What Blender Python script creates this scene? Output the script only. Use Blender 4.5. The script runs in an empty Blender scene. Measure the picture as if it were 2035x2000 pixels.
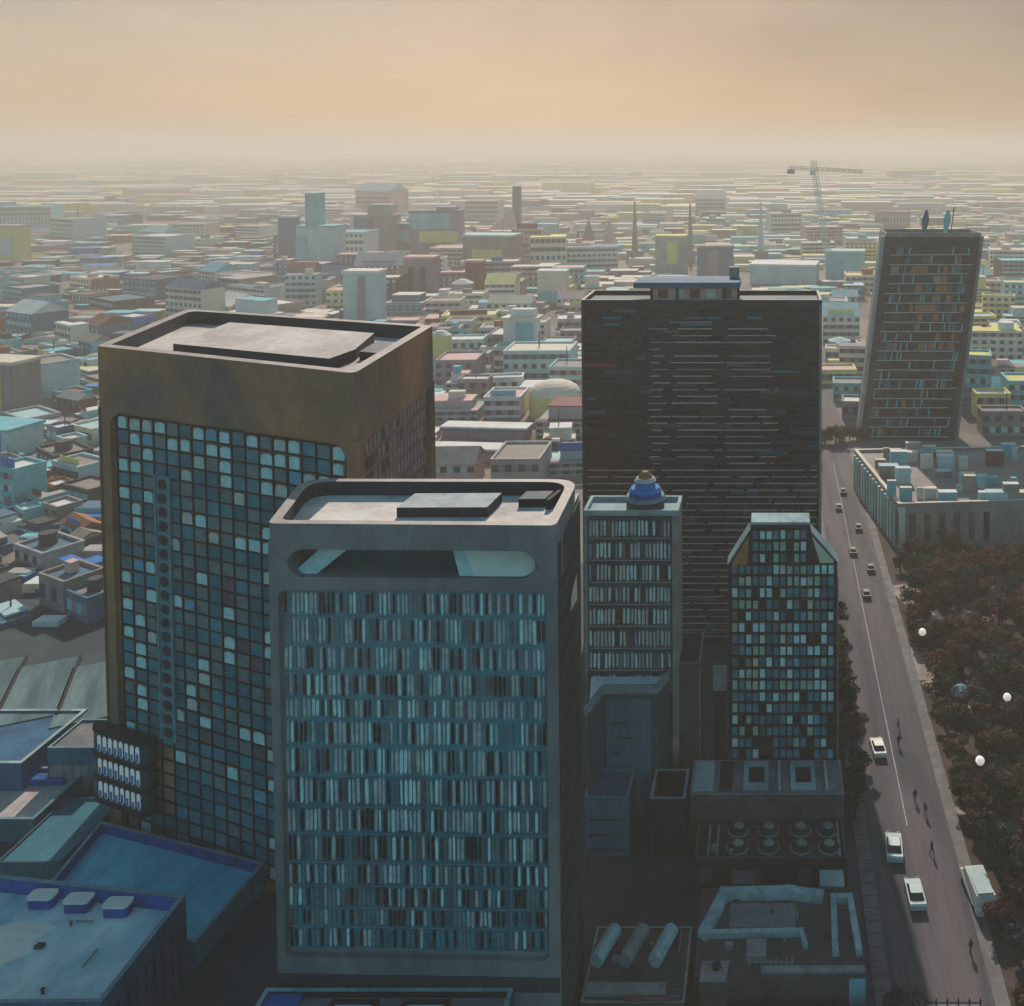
import bpy, math, random
from mathutils import Vector, Matrix
R = math.radians
random.seed(11)
scene = bpy.context.scene
COL = scene.collection

# ------------------------------------------------------------------ camera
cam_data = bpy.data.cameras.new('camera')
cam = bpy.data.objects.new('camera', cam_data)
COL.objects.link(cam)
cam.location = (0, 0, 100)
cam.rotation_euler = (R(90 - 2.5), 0, 0)
cam_data.sensor_width = 36
cam_data.lens = 2000 / 2035 * 36
cam_data.shift_x = -(1530 - 1017.5) / 2035
cam_data.shift_y = -(1000 - 387) / 2035
cam_data.clip_start = 1
cam_data.clip_end = 80000
scene.camera = cam

# ------------------------------------------------------------------ sky, sun, exposure
SUN_EL, SUN_AZ = R(35), R(-5)          # azimuth from +Y, negative = to the left
world = bpy.data.worlds.new('World')
scene.world = world
world.use_nodes = True
wn, wl = world.node_tree.nodes, world.node_tree.links
bg = wn['Background']
sky = wn.new('ShaderNodeTexSky')
sky.sky_type = 'NISHITA'
sky.sun_disc = False
sky.sun_elevation = SUN_EL
sky.sun_rotation = SUN_AZ
sky.altitude = 0
sky.air_density = 1.0
sky.dust_density = 1.4
sky.ozone_density = 1.0
tc = wn.new('ShaderNodeTexCoord')
mp = wn.new('ShaderNodeMapping'); mp.inputs['Scale'].default_value = (3.0, 3.0, 9.0)
nz = wn.new('ShaderNodeTexNoise'); nz.inputs['Scale'].default_value = 2.2; nz.inputs['Detail'].default_value = 7; nz.inputs['Roughness'].default_value = .62
rp = wn.new('ShaderNodeValToRGB')
rp.color_ramp.elements[0].position = .30; rp.color_ramp.elements[0].color = (.465, .355, .285, 1)
rp.color_ramp.elements[1].position = .72; rp.color_ramp.elements[1].color = (.535, .410, .335, 1)
mx = wn.new('ShaderNodeMix'); mx.data_type = 'RGBA'; mx.blend_type = 'MULTIPLY'; mx.inputs['Factor'].default_value = 1
wl.new(tc.outputs['Generated'], mp.inputs['Vector']); wl.new(mp.outputs['Vector'], nz.inputs['Vector'])
wl.new(nz.outputs['Fac'], rp.inputs['Fac'])
# the warm dusty veil lies low, over the far side of the city; overhead and behind, an added teal boost fills the facades
sx = wn.new('ShaderNodeSeparateXYZ'); wl.new(tc.outputs['Generated'], sx.inputs['Vector'])
front = wn.new('ShaderNodeMapRange'); front.interpolation_type = 'SMOOTHSTEP'
front.inputs['From Min'].default_value = .15; front.inputs['From Max'].default_value = .75
wl.new(sx.outputs['Y'], front.inputs['Value'])
warm = wn.new('ShaderNodeMix'); warm.data_type = 'RGBA'
warm.inputs['A'].default_value = (.64, 1.36, 1.30, 1)
side = wn.new('ShaderNodeMapRange'); side.inputs['From Min'].default_value = -.6; side.inputs['From Max'].default_value = 0
side.inputs['To Min'].default_value = 1.34; side.inputs['To Max'].default_value = .74          # tint makes the sky brighter at left, dimmer at right
wl.new(sx.outputs['X'], side.inputs['Value'])
side_tint = wn.new('ShaderNodeVectorMath'); side_tint.operation = 'SCALE'
wl.new(rp.outputs['Color'], side_tint.inputs[0]); wl.new(side.outputs['Result'], side_tint.inputs['Scale'])
wl.new(front.outputs['Result'], warm.inputs['Factor']); wl.new(side_tint.outputs['Vector'], warm.inputs['B'])
wl.new(sky.outputs['Color'], mx.inputs['A']); wl.new(warm.outputs['Result'], mx.inputs['B'])
wl.new(mx.outputs['Result'], bg.inputs['Color'])
bg.inputs['Strength'].default_value = .12
sl = bpy.data.lights.new('sun', 'SUN')
sl.energy = 5.0; sl.angle = R(.5); sl.color = (1, .90, .78)
sun = bpy.data.objects.new('sun', sl); COL.objects.link(sun)
sdir = Vector((math.sin(SUN_AZ) * math.cos(SUN_EL), math.cos(SUN_AZ) * math.cos(SUN_EL), math.sin(SUN_EL)))
sun.rotation_euler = sdir.to_track_quat('Z', 'Y').to_euler()
sun.location = (0, 0, 300)
scene.view_settings.view_transform = 'Standard'
scene.view_settings.look = 'None'
scene.view_settings.exposure = -0.2
scene.view_settings.gamma = 1
scene.view_settings.use_curve_mapping = False
scene.cycles.use_denoising = True
scene.cycles.max_bounces = 6
scene.cycles.volume_bounces = 1
scene.cycles.diffuse_bounces = 3
HAZE_DENSITY = .00040

# ------------------------------------------------------------------ materials
MATS = {}
def paint(name, c1, c2=None, scale=.25, stretch=(1, 1, 1), rough=.8, spec=.3, contrast=.25, bump=.15, coords='Object'):
    """a surface of two mottled tones (weathering) with a finer grain over it"""
    if name in MATS: return MATS[name]
    c2 = c2 or tuple(min(1, v * 1.35 + .004) for v in c1)
    m = bpy.data.materials.new(name); m.use_nodes = True
    n, l = m.node_tree.nodes, m.node_tree.links
    b = n['Principled BSDF']
    t = n.new('ShaderNodeTexCoord'); mpn = n.new('ShaderNodeMapping'); mpn.inputs['Scale'].default_value = stretch
    l.new(t.outputs[coords], mpn.inputs['Vector'])
    a = n.new('ShaderNodeTexNoise'); a.inputs['Scale'].default_value = scale; a.inputs['Detail'].default_value = 6; a.inputs['Roughness'].default_value = .6
    a.inputs['Distortion'].default_value = .6
    f = n.new('ShaderNodeTexNoise'); f.inputs['Scale'].default_value = scale * 9; f.inputs['Detail'].default_value = 4
    l.new(mpn.outputs['Vector'], a.inputs['Vector']); l.new(mpn.outputs['Vector'], f.inputs['Vector'])
    ramp = n.new('ShaderNodeValToRGB')
    ramp.color_ramp.elements[0].position = .5 - contrast * .5; ramp.color_ramp.elements[0].color = (*c1, 1)
    ramp.color_ramp.elements[1].position = .5 + contrast * .5; ramp.color_ramp.elements[1].color = (*c2, 1)
    l.new(a.outputs['Fac'], ramp.inputs['Fac'])
    mul = n.new('ShaderNodeMix'); mul.data_type = 'RGBA'; mul.blend_type = 'OVERLAY'; mul.inputs['Factor'].default_value = .35
    l.new(ramp.outputs['Color'], mul.inputs['A']); l.new(f.outputs['Fac'], mul.inputs['B'])
    l.new(mul.outputs['Result'], b.inputs['Base Color'])
    b.inputs['Roughness'].default_value = rough
    b.inputs['Specular IOR Level'].default_value = spec
    if bump:
        bp = n.new('ShaderNodeBump'); bp.inputs['Strength'].default_value = bump; bp.inputs['Distance'].default_value = .3
        l.new(f.outputs['Fac'], bp.inputs['Height']); l.new(bp.outputs['Normal'], b.inputs['Normal'])
    MATS[name] = m
    return m

def glassy(name, c, rough=.2, spec=.5):
    return paint(name, c, tuple(v * 1.6 + .003 for v in c), .6, (1, 1, 1), rough, spec, .3, .03)

M = {}
M['brown'] = paint('brown_cladding', (.16, .108, .088), (.44, .185, .080), .05, (1, 1, .8), .65, .3, .24)
M['rust'] = paint('rust_edge', (.14, .055, .025), (.20, .085, .04), .3, (1, 1, .3), .7)
M['grey'] = paint('grey_cladding', (.085, .110, .122), (.235, .225, .232), .07, (1, 1, .5), .6, .35, .3)
M['grey_dark'] = paint('dark_cladding_and_shade', (.012, .020, .028), (.03, .038, .048), .12, (1, 1, .4), .7)
M['parapet'] = paint('parapet_cap', (.26, .22, .21), (.40, .32, .29), .3, (1, 1, 1), .6)
M['roof_pink'] = paint('pale_pink_roof', (.40, .345, .315), (.58, .51, .46), .12, (1, .6, 1), .8)
M['roof_near'] = paint('pale_teal_membrane', (.27, .50, .54), (.80, .83, .78), .10, (1, .7, 1))  # pale tone makes up for sunlight missing on shaded roofs
M['white_panel'] = paint('white_panel', (.72, .67, .58), (.80, .76, .67), .2, (1, 3, 1))
M['shed_roof'] = paint('ribbed_shed_roof', (.035, .085, .10), (.12, .20, .215), .25, (1, .12, 1))  # dark tone stands in for shade over the sheds
M['roof_mid'] = paint('weathered_teal_roof', (.15, .27, .29), (.40, .50, .49), .35, (1, 1, 1), contrast=.3)
M['roof_pale'] = paint('pale_cream_roof', (.46, .41, .38), (.74, .66, .58), .10)
M['roof_grey'] = paint('grey_roof', (.12, .13, .14), (.22, .21, .21), .15)
M['roof_teal'] = paint('pale_teal_roof', (.16, .27, .29), (.34, .44, .43), .15, (1, .5, 1))
M['cream'] = paint('cream_panel', (.55, .48, .36), (.68, .60, .47), .2)
M['slate'] = paint('dark_teal_wall', (.008, .042, .058), (.018, .068, .086), .2, (1, 1, .5))
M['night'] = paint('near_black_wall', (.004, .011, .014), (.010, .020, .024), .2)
M['black_slab'] = paint('black_slab_wall', (.010, .012, .014), (.050, .047, .047), .05, (1, 1, 1.6), .55, .3, .35)
M['mullion'] = paint('dark_mullion', (.008, .012, .015), (.014, .020, .024), .5, bump=0)
M['maroon_panel'] = paint('maroon_panel', (.15, .075, .09), (.24, .12, .14), .3)
M['pane_grey'] = paint('grey_blind', (.28, .34, .35), (.46, .51, .51), .8, bump=.03)
M['teal_glass'] = glassy('teal_glass', (.008, .105, .140))
M['teal_glass_b'] = glassy('teal_glass_mid', (.022, .165, .210))
M['teal_glass_c'] = glassy('teal_glass_grey', (.085, .145, .155))
M['dark_glass'] = glassy('dark_glass', (.006, .011, .014))
M['mauve_glass'] = glassy('mauve_glass', (.085, .065, .078))
M['pane_pale'] = paint('pale_blind_glint', (.38, .62, .64), (.58, .78, .77), .8, bump=.03)  # pale colour stands in for window lights and reflections
M['pane_white'] = paint('white_blind', (.42, .47, .46), (.58, .58, .54), .8, bump=.03)
M['pane_blue'] = paint('blue_blind', (.07, .28, .42), (.12, .38, .52), .8, bump=.03)
M['pane_green'] = paint('green_blind', (.20, .38, .29), (.32, .50, .38), .8, bump=.03)
M['pane_pink'] = paint('pink_blind', (.30, .19, .18), (.42, .27, .25), .8, bump=.03)
M['pane_orange'] = paint('orange_blind', (.30, .12, .05), (.42, .19, .08), .8, bump=.03)
M['blue'] = paint('deep_blue_paint', (.001, .055, .22), (.002, .12, .40), .3)
M['blue_roof'] = paint('blue_roof', (.003, .34, .52), (.08, .54, .68), .12, (1, .5, 1), .6)
M['blue_wall'] = paint('blue_wall', (.006, .06, .13), (.018, .12, .23), .2, (1, 1, .4))
M['teal_wall'] = paint('teal_wall', (.008, .105, .15), (.020, .16, .21), .15, (1, 1, .4))
M['line_pale'] = paint('pale_trim', (.44, .41, .39), (.58, .53, .50), .5, bump=0)
M['line_teal'] = paint('teal_trim', (.10, .19, .22), (.18, .28, .30), .5, bump=0)
M['concrete'] = paint('concrete', (.17, .165, .16), (.28, .26, .25), .3)
M['concrete_dark'] = paint('dark_concrete', (.045, .042, .042), (.085, .075, .072), .3)
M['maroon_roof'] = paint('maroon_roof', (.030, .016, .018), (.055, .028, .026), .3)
M['steel'] = paint('pale_steel', (.32, .36, .37), (.46, .48, .47), .6, rough=.85, spec=.2)
M['asphalt'] = paint('asphalt', (.040, .044, .056), (.115, .090, .096), .30, (1, .07, 1), .85, .3, .3, .1, 'Object')
M['pavement'] = paint('pavement_slabs', (.10, .095, .095), (.18, .16, .155), .4)
M['marking'] = paint('worn_road_paint', (.30, .31, .31), (.48, .46, .44), .7, bump=0)
M['ground'] = paint('city_ground', (.12, .11, .105), (.27, .22, .20), .02, (1, 1, 1), .9, .2, .3, .1)
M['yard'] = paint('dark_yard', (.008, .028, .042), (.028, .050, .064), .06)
M['earth'] = paint('park_earth', (.030, .019, .016), (.095, .062, .052), .07, (1, 1, 1), .9, .2, .35, .2)
M['path'] = paint('pale_park_path', (.20, .16, .14), (.34, .27, .23), .2)
M['rubber'] = paint('tyre_rubber', (.012, .012, .013))
M['car_white'] = paint('white_car_paint', (.58, .54, .47), (.68, .64, .56), .5, rough=.3, spec=.5, bump=0)
M['car_teal'] = paint('pale_teal_car_paint', (.30, .40, .40), (.40, .48, .46), .5, rough=.3, spec=.5, bump=0)
M['car_dark'] = paint('dark_car_paint', (.02, .022, .026), (.035, .035, .04), .5, rough=.3, spec=.5, bump=0)
M['car_red'] = paint('dull_red_car_paint', (.10, .025, .025), (.14, .04, .035), .5, rough=.3, spec=.5, bump=0)
M['car_glass'] = glassy('car_glass', (.01, .013, .016), .12)
M['bark'] = paint('bark', (.03, .02, .014), (.06, .042, .03), 1.5)
M['clothes_dark'] = paint('dark_clothes', (.012, .013, .018), (.02, .022, .03), 2)
M['clothes_red'] = paint('dull_red_clothes', (.12, .03, .03), (.16, .05, .045), 2)
M['skin'] = paint('skin', (.32, .20, .15), (.36, .23, .18), 3)
M['hair'] = paint('dark_hair', (.01, .008, .007))
def lamp_mat():
    m = bpy.data.materials.new('lamp_glow'); m.use_nodes = True
    b = m.node_tree.nodes['Principled BSDF']
    b.inputs['Base Color'].default_value = (.8, .76, .68, 1)
    b.inputs['Emission Color'].default_value = (1, .88, .74, 1); b.inputs['Emission Strength'].default_value = .55
    return m
M['lamp'] = lamp_mat()
def lit_mat():
    m = bpy.data.materials.new('lit_blind'); m.use_nodes = True
    b = m.node_tree.nodes['Principled BSDF']
    b.inputs['Base Color'].default_value = (.62, .64, .62, 1)
    b.inputs['Emission Color'].default_value = (.80, .90, 1, 1); b.inputs['Emission Strength'].default_value = .16
    return m
M['lit_blind'] = lit_mat()
CITY = {
 'cream': ((.62, .53, .42), (.74, .65, .52)), 'pink': ((.58, .33, .32), (.72, .45, .42)), 'yellow': ((.62, .53, .16), (.74, .65, .26)),
 'teal': ((.10, .40, .45), (.20, .52, .55)), 'pale teal': ((.34, .52, .53), (.47, .62, .61)), 'mauve': ((.22, .17, .22), (.32, .25, .30)),
 'white': ((.62, .60, .57), (.76, .72, .68)), 'maroon': ((.16, .045, .05), (.23, .075, .075)), 'slate blue': ((.05, .12, .19), (.09, .18, .26)),
 'rust': ((.26, .085, .03), (.34, .13, .06)), 'taupe': ((.22, .185, .165), (.32, .27, .24)), 'dark grey': ((.035, .038, .045), (.07, .068, .07)),
 'bright blue': ((.01, .13, .40), (.03, .22, .52)), 'grey': ((.30, .29, .29), (.42, .40, .385)),
}
for k, (a, b) in CITY.items():
    M['c_' + k] = paint('city_' + k.replace(' ', '_'), a, b, .12, (1, 1, .6), .8, .3, .3, .08)

# ------------------------------------------------------------------ mesh helpers
class MB:
    """collects faces in (u, v, w) coordinates; T turns them into metres"""
    def __init__(self, T=None):
        self.v, self.f, self.m, self.T = [], [], [], T or (lambda u, v, w: (u, v, w))
    def P(self, *q):
        self.v.append(self.T(*q)); return len(self.v) - 1
    def poly(self, pts, m=0):
        self.f.append([self.P(*p) for p in pts]); self.m.append(m)
    def box(self, u0, u1, v0, v1, w0, w1, m=0, top=None):
        i = [self.P(u, v, w) for u in (u0, u1) for v in (v0, v1) for w in (w0, w1)]
        for k, q in enumerate(((0, 1, 3, 2), (4, 6, 7, 5), (0, 4, 5, 1), (2, 3, 7, 6), (0, 2, 6, 4), (1, 5, 7, 3))):
            self.f.append([i[a] for a in q]); self.m.append(top if (k == 5 and top is not None) else m)
    def prism(self, poly, w0, w1, m=0, top=None, bottom=True):
        n = len(poly)
        a = [self.P(x, y, w0) for x, y in poly]; b = [self.P(x, y, w1) for x, y in poly]
        for i in range(n):
            j = (i + 1) % n
            self.f.append([a[i], a[j], b[j], b[i]]); self.m.append(m)
        self.f.append(b); self.m.append(m if top is None else top)
        if bottom: self.f.append(a[::-1]); self.m.append(m)
    def ring(self, outer, inner, w0, w1, m=0, top=None, inside=None):
        n = len(outer)
        o0 = [self.P(x, y, w0) for x, y in outer]; o1 = [self.P(x, y, w1) for x, y in outer]
        i0 = [self.P(x, y, w0) for x, y in inner]; i1 = [self.P(x, y, w1) for x, y in inner]
        for i in range(n):
            j = (i + 1) % n
            for q, mm in (([o0[i], o0[j], o1[j], o1[i]], m), ([i0[j], i0[i], i1[i], i1[j]], m if inside is None else inside), ([o1[i], o1[j], i1[j], i1[i]], m if top is None else top), ([o0[j], o0[i], i0[i], i0[j]], m)):
                self.f.append(q); self.m.append(mm)
    def cone(self, x, y, w0, w1, r0, r1, n=14, m=0, top=None, sx=1):
        a = [self.P(x + sx * r0 * math.cos(2 * math.pi * k / n), y + r0 * math.sin(2 * math.pi * k / n), w0) for k in range(n)]
        b = [self.P(x + sx * r1 * math.cos(2 * math.pi * k / n), y + r1 * math.sin(2 * math.pi * k / n), w1) for k in range(n)]
        for k in range(n):
            j = (k + 1) % n
            self.f.append([a[k], a[j], b[j], b[k]]); self.m.append(m)
        self.f.append(b); self.m.append(m if top is None else top)
        self.f.append(a[::-1]); self.m.append(m)
    def bar(self, p, q, r, m=0, n=6):
        p, q = Vector(p), Vector(q); d = (q - p).normalized()
        a = d.orthogonal().normalized(); b = d.cross(a)
        A, B = [], []
        for k in range(n):
            c = a * math.cos(2 * math.pi * k / n) * r + b * math.sin(2 * math.pi * k / n) * r
            A.append(self.P(*(p + c))); B.append(self.P(*(q + c)))
        for k in range(n):
            j = (k + 1) % n
            self.f.append([A[k], A[j], B[j], B[k]]); self.m.append(m)
        self.f.append(B); self.m.append(m); self.f.append(A[::-1]); self.m.append(m)
    def frame(self, u0, u1, v0, v1, hole, r, depth, m=0, nseg=6, jitter=0):
        """a wall panel u0..u1 x v0..v1, front at w=0, with a round-cornered opening and reveals of the given depth"""
        h0, h1, g0, g1 = hole
        cs = ((h1 - r, g1 - r, 0, (u1, v1)), (h0 + r, g1 - r, 90, (u0, v1)), (h0 + r, g0 + r, 180, (u0, v0)), (h1 - r, g0 + r, 270, (u1, v0)))
        pts = []
        for ci, (cx, cy, a0, oc) in enumerate(cs):
            for k in range(nseg + 1):
                a = R(a0 + 90 * k / nseg)
                pts.append((cx + r * math.cos(a), cy + r * math.sin(a), oc))
        n = len(pts)
        for k in range(n):
            x0, y0, o0 = pts[k]; x1, y1, o1 = pts[(k + 1) % n]
            if o0 == o1: self.poly([(x0, y0, 0), (o0[0], o0[1], 0), (x1, y1, 0)], m)
            else: self.poly([(x0, y0, 0), (o0[0], o0[1], 0), (o1[0], o1[1], 0), (x1, y1, 0)], m)
            self.poly([(x0, y0, 0), (x1, y1, 0), (x1, y1, -depth), (x0, y0, -depth)], m)
        for a, b in (((u0, v0), (u1, v0)), ((u1, v0), (u1, v1)), ((u1, v1), (u0, v1)), ((u0, v1), (u0, v0))):
            self.poly([(*a, 0), (*a, -depth), (*b, -depth), (*b, 0)], m)
    def blade(self, u0, u1, v0, v1, w, t, m=0, k=.18, lean=0):
        """a slender upright pane with rounded ends standing t proud of w"""
        d = (v1 - v0) * k; c = (u1 - u0) * .3
        o = [(u0 + c, v0), (u1 - c, v0), (u1, v0 + d), (u1 + lean, v1 - d), (u1 - c + lean, v1), (u0 + c + lean, v1), (u0 + lean, v1 - d), (u0, v0 + d)]
        self.poly([(x, y, w + t) for x, y in o], m)
        for i in range(8):
            a, b = o[i], o[(i + 1) % 8]
            self.poly([(*a, w), (*b, w), (*b, w + t), (*a, w + t)], m)
    def arch(self, u0, u1, v0, v1, w, t, m=0, k=.3):
        r = (v1 - v0) * k; c = (u0 + u1) / 2; a = (u1 - u0) / 2
        o = [(u0, v0), (u1, v0)] + [(c + a * math.cos(q * math.pi / 8), v1 - r + r * math.sin(q * math.pi / 8)) for q in range(9)]
        self.poly([(x, y, w + t) for x, y in o], m)
        for i in range(len(o)):
            p, q = o[i], o[(i + 1) % len(o)]
            self.poly([(*p, w), (*q, w), (*q, w + t), (*p, w + t)], m)
    def build(self, name, mats, parent=None, loc=None, smooth=False):
        me = bpy.data.meshes.new(name)
        me.from_pydata([tuple(p) for p in self.v], [], self.f)
        for k in (mats if isinstance(mats, (list, tuple)) else [mats]): me.materials.append(M[k] if isinstance(k, str) else k)
        me.polygons.foreach_set('material_index', self.m)
        if smooth: me.polygons.foreach_set('use_smooth', [True] * len(self.f))
        me.update()
        import bmesh
        bm = bmesh.new(); bm.from_mesh(me); bmesh.ops.remove_doubles(bm, verts=bm.verts, dist=1e-4); bmesh.ops.recalc_face_normals(bm, faces=bm.faces); bm.to_mesh(me); bm.free()
        o = bpy.data.objects.new(name, me); COL.objects.link(o)
        if parent: o.parent = parent
        if loc: o.location = loc
        return o

def tag(o, label=None, cat=None, group=None, kind=None):
    if label: o['label'] = label
    if cat: o['category'] = cat
    if group: o['group'] = group
    if kind: o['kind'] = kind
    return o
def empty(name, loc=(0, 0, 0), rz=0, label=None, cat=None, group=None):
    o = bpy.data.objects.new(name, None); COL.objects.link(o)
    o.location = loc; o.rotation_euler = (0, 0, rz); o.empty_display_size = 1
    return tag(o, label, cat, group)
def copy_thing(root, loc, rz=0, scale=1):
    c = root.copy(); COL.objects.link(c); c.location = loc; c.rotation_euler = (0, 0, rz); c.scale = (scale,) * 3
    for ch in root.children:
        d = ch.copy(); COL.objects.link(d); d.parent = c
        for g in ch.children:
            e = g.copy(); COL.objects.link(e); e.parent = d
    return c
def face(p0, p1):
    """(u, v, w) frame of a facade running from p0 to p1 (seen from outside, left to right); w is outward"""
    p0, p1 = Vector((*p0, 0)), Vector((*p1, 0)); d = (p1 - p0).normalized(); n = Vector((d.y, -d.x, 0))
    return (lambda u, v, w: tuple(p0 + d * u + n * w + Vector((0, 0, v)))), (p1 - p0).length
def inset(poly, ds):
    """move each edge i (poly[i] to poly[i+1], counter-clockwise) inward by ds[i]"""
    n = len(poly); out = []
    L = []
    for i in range(n):
        p, q = Vector(poly[i]), Vector(poly[(i + 1) % n]); d = (q - p).normalized(); nn = Vector((-d.y, d.x))
        L.append((p + nn * ds[i], d))
    for i in range(n):
        (p, d), (q, e) = L[i - 1], L[i]
        cr = d.x * e.y - d.y * e.x; t = ((q - p).x * e.y - (q - p).y * e.x) / cr
        out.append(tuple(p + d * t))
    return out
def rounded(poly, rs, n=5):
    out = []
    k = len(poly)
    for i in range(k):
        p, a, b = Vector(poly[i]), Vector(poly[i - 1]), Vector(poly[(i + 1) % k])
        r = rs[i] if isinstance(rs, (list, tuple)) else rs
        s, e = p + (a - p).normalized() * r, p + (b - p).normalized() * r
        for j in range(n + 1):
            t = j / n; out.append(tuple(s * (1 - t) ** 2 + p * 2 * t * (1 - t) + e * t * t))
    return out
def pick(ws):
    x = random.random() * sum(w for _, w in ws)
    for k, w in ws:
        x -= w
        if x <= 0: return k
    return ws[-1][0]

# ------------------------------------------------------------------ ground, road, park
def sheet(name, x0, x1, y0, y1, z, mat, nx=1, ny=1, zf=None):
    b = MB()
    for i in range(nx):
        for j in range(ny):
            xs = [x0 + (x1 - x0) * (i + d) / nx for d in (0, 1)]; ys = [y0 + (y1 - y0) * (j + d) / ny for d in (0, 1)]
            b.poly([(x, y, (zf(x, y) if zf else z)) for x, y in ((xs[0], ys[0]), (xs[1], ys[0]), (xs[1], ys[1]), (xs[0], ys[1]))])
    return tag(b.build(name, mat), kind='structure')
sheet('ground', -30000, 30000, -100, 40000, 0, 'ground')
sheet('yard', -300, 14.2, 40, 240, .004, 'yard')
sheet('park_ground', 27.2, 140, 60, 300, .006, 'earth')
sheet('road', 14.4, 26.4, 60, 620, .010, 'asphalt')
b = MB(); b.box(12.4, 14.4, 60, 345, -.1, .13); tag(b.build('pavement', 'pavement'), kind='structure')
b = MB(); b.box(26.4, 28.2, 60, 300, -.1, .13); tag(b.build('pavement', 'pavement'), kind='structure')
# joints in the slabs of the left pavement
b = MB()
for k in range(40): b.box(12.5, 14.3, 100 + k * 2.2, 100.12 + k * 2.2, .131, .135)
tag(b.build('pavement_joints', 'mullion'), kind='structure')
b = MB()
y = 60
while y < 560:
    L = random.uniform(5, 9)
    for x in (18.3,):
        if y < 125 and random.random() < .6: b.poly([(x, y, .016), (x + .16, y, .016), (x + .16, y + L, .016), (x, y + L, .016)])
    y += L + random.uniform(4, 6)
for x in (): b.poly([(x, 60, .016), (x + .12, 60, .016), (x + .12, 560, .016), (x, 560, .016)])
for x in (20.3,): b.poly([(x, 145, .016), (x + .14, 145, .016), (x + .14, 320, .016), (x, 320, .016)])
tag(b.build('road_marking', 'marking'), kind='structure')
def strip(name, pts, w, z, mat):
    b = MB(); n = len(pts); prev = None
    P = []
    for i in range(n - 1):
        for k in range(8):
            t = k / 8
            p0, p1, p2, p3 = [Vector(pts[max(0, min(n - 1, i + d))]) for d in (-1, 0, 1, 2)]
            P.append(.5 * ((2 * p1) + (p2 - p0) * t + (2 * p0 - 5 * p1 + 4 * p2 - p3) * t * t + (3 * p1 - p0 - 3 * p2 + p3) * t ** 3))
    P.append(Vector(pts[-1]))
    for i in range(len(P) - 1):
        d = (P[i + 1] - P[max(0, i - 1)]).normalized(); nn = Vector((-d.y, d.x))
        ww = w * (1 + .25 * math.sin(i * .7))
        cur = (P[i] + nn * ww, P[i] - nn * ww)
        if prev: b.poly([(*prev[0], z), (*prev[1], z), (*cur[1], z), (*cur[0], z)])
        prev = cur
    return tag(b.build(name, mat), kind='structure')
strip('path', [(30, 228), (38, 206), (47, 214), (58, 236)], 2.6, .012, 'path')
strip('path', [(30, 186), (36, 178), (42, 182), (50, 176), (62, 188)], 1.8, .014, 'path')
strip('path', [(29.5, 150), (35, 142), (42, 152), (50, 146), (64, 152)], 1.7, .016, 'path')
strip('path', [(30.5, 112), (36, 122), (40, 134), (37, 146)], 1.8, .018, 'path')
b = MB(); b.prism([(27.4, 186), (31.2, 186), (31.8, 198), (28.4, 199)], .0, .02); tag(b.build('paved_court', 'path'), kind='structure')

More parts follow.
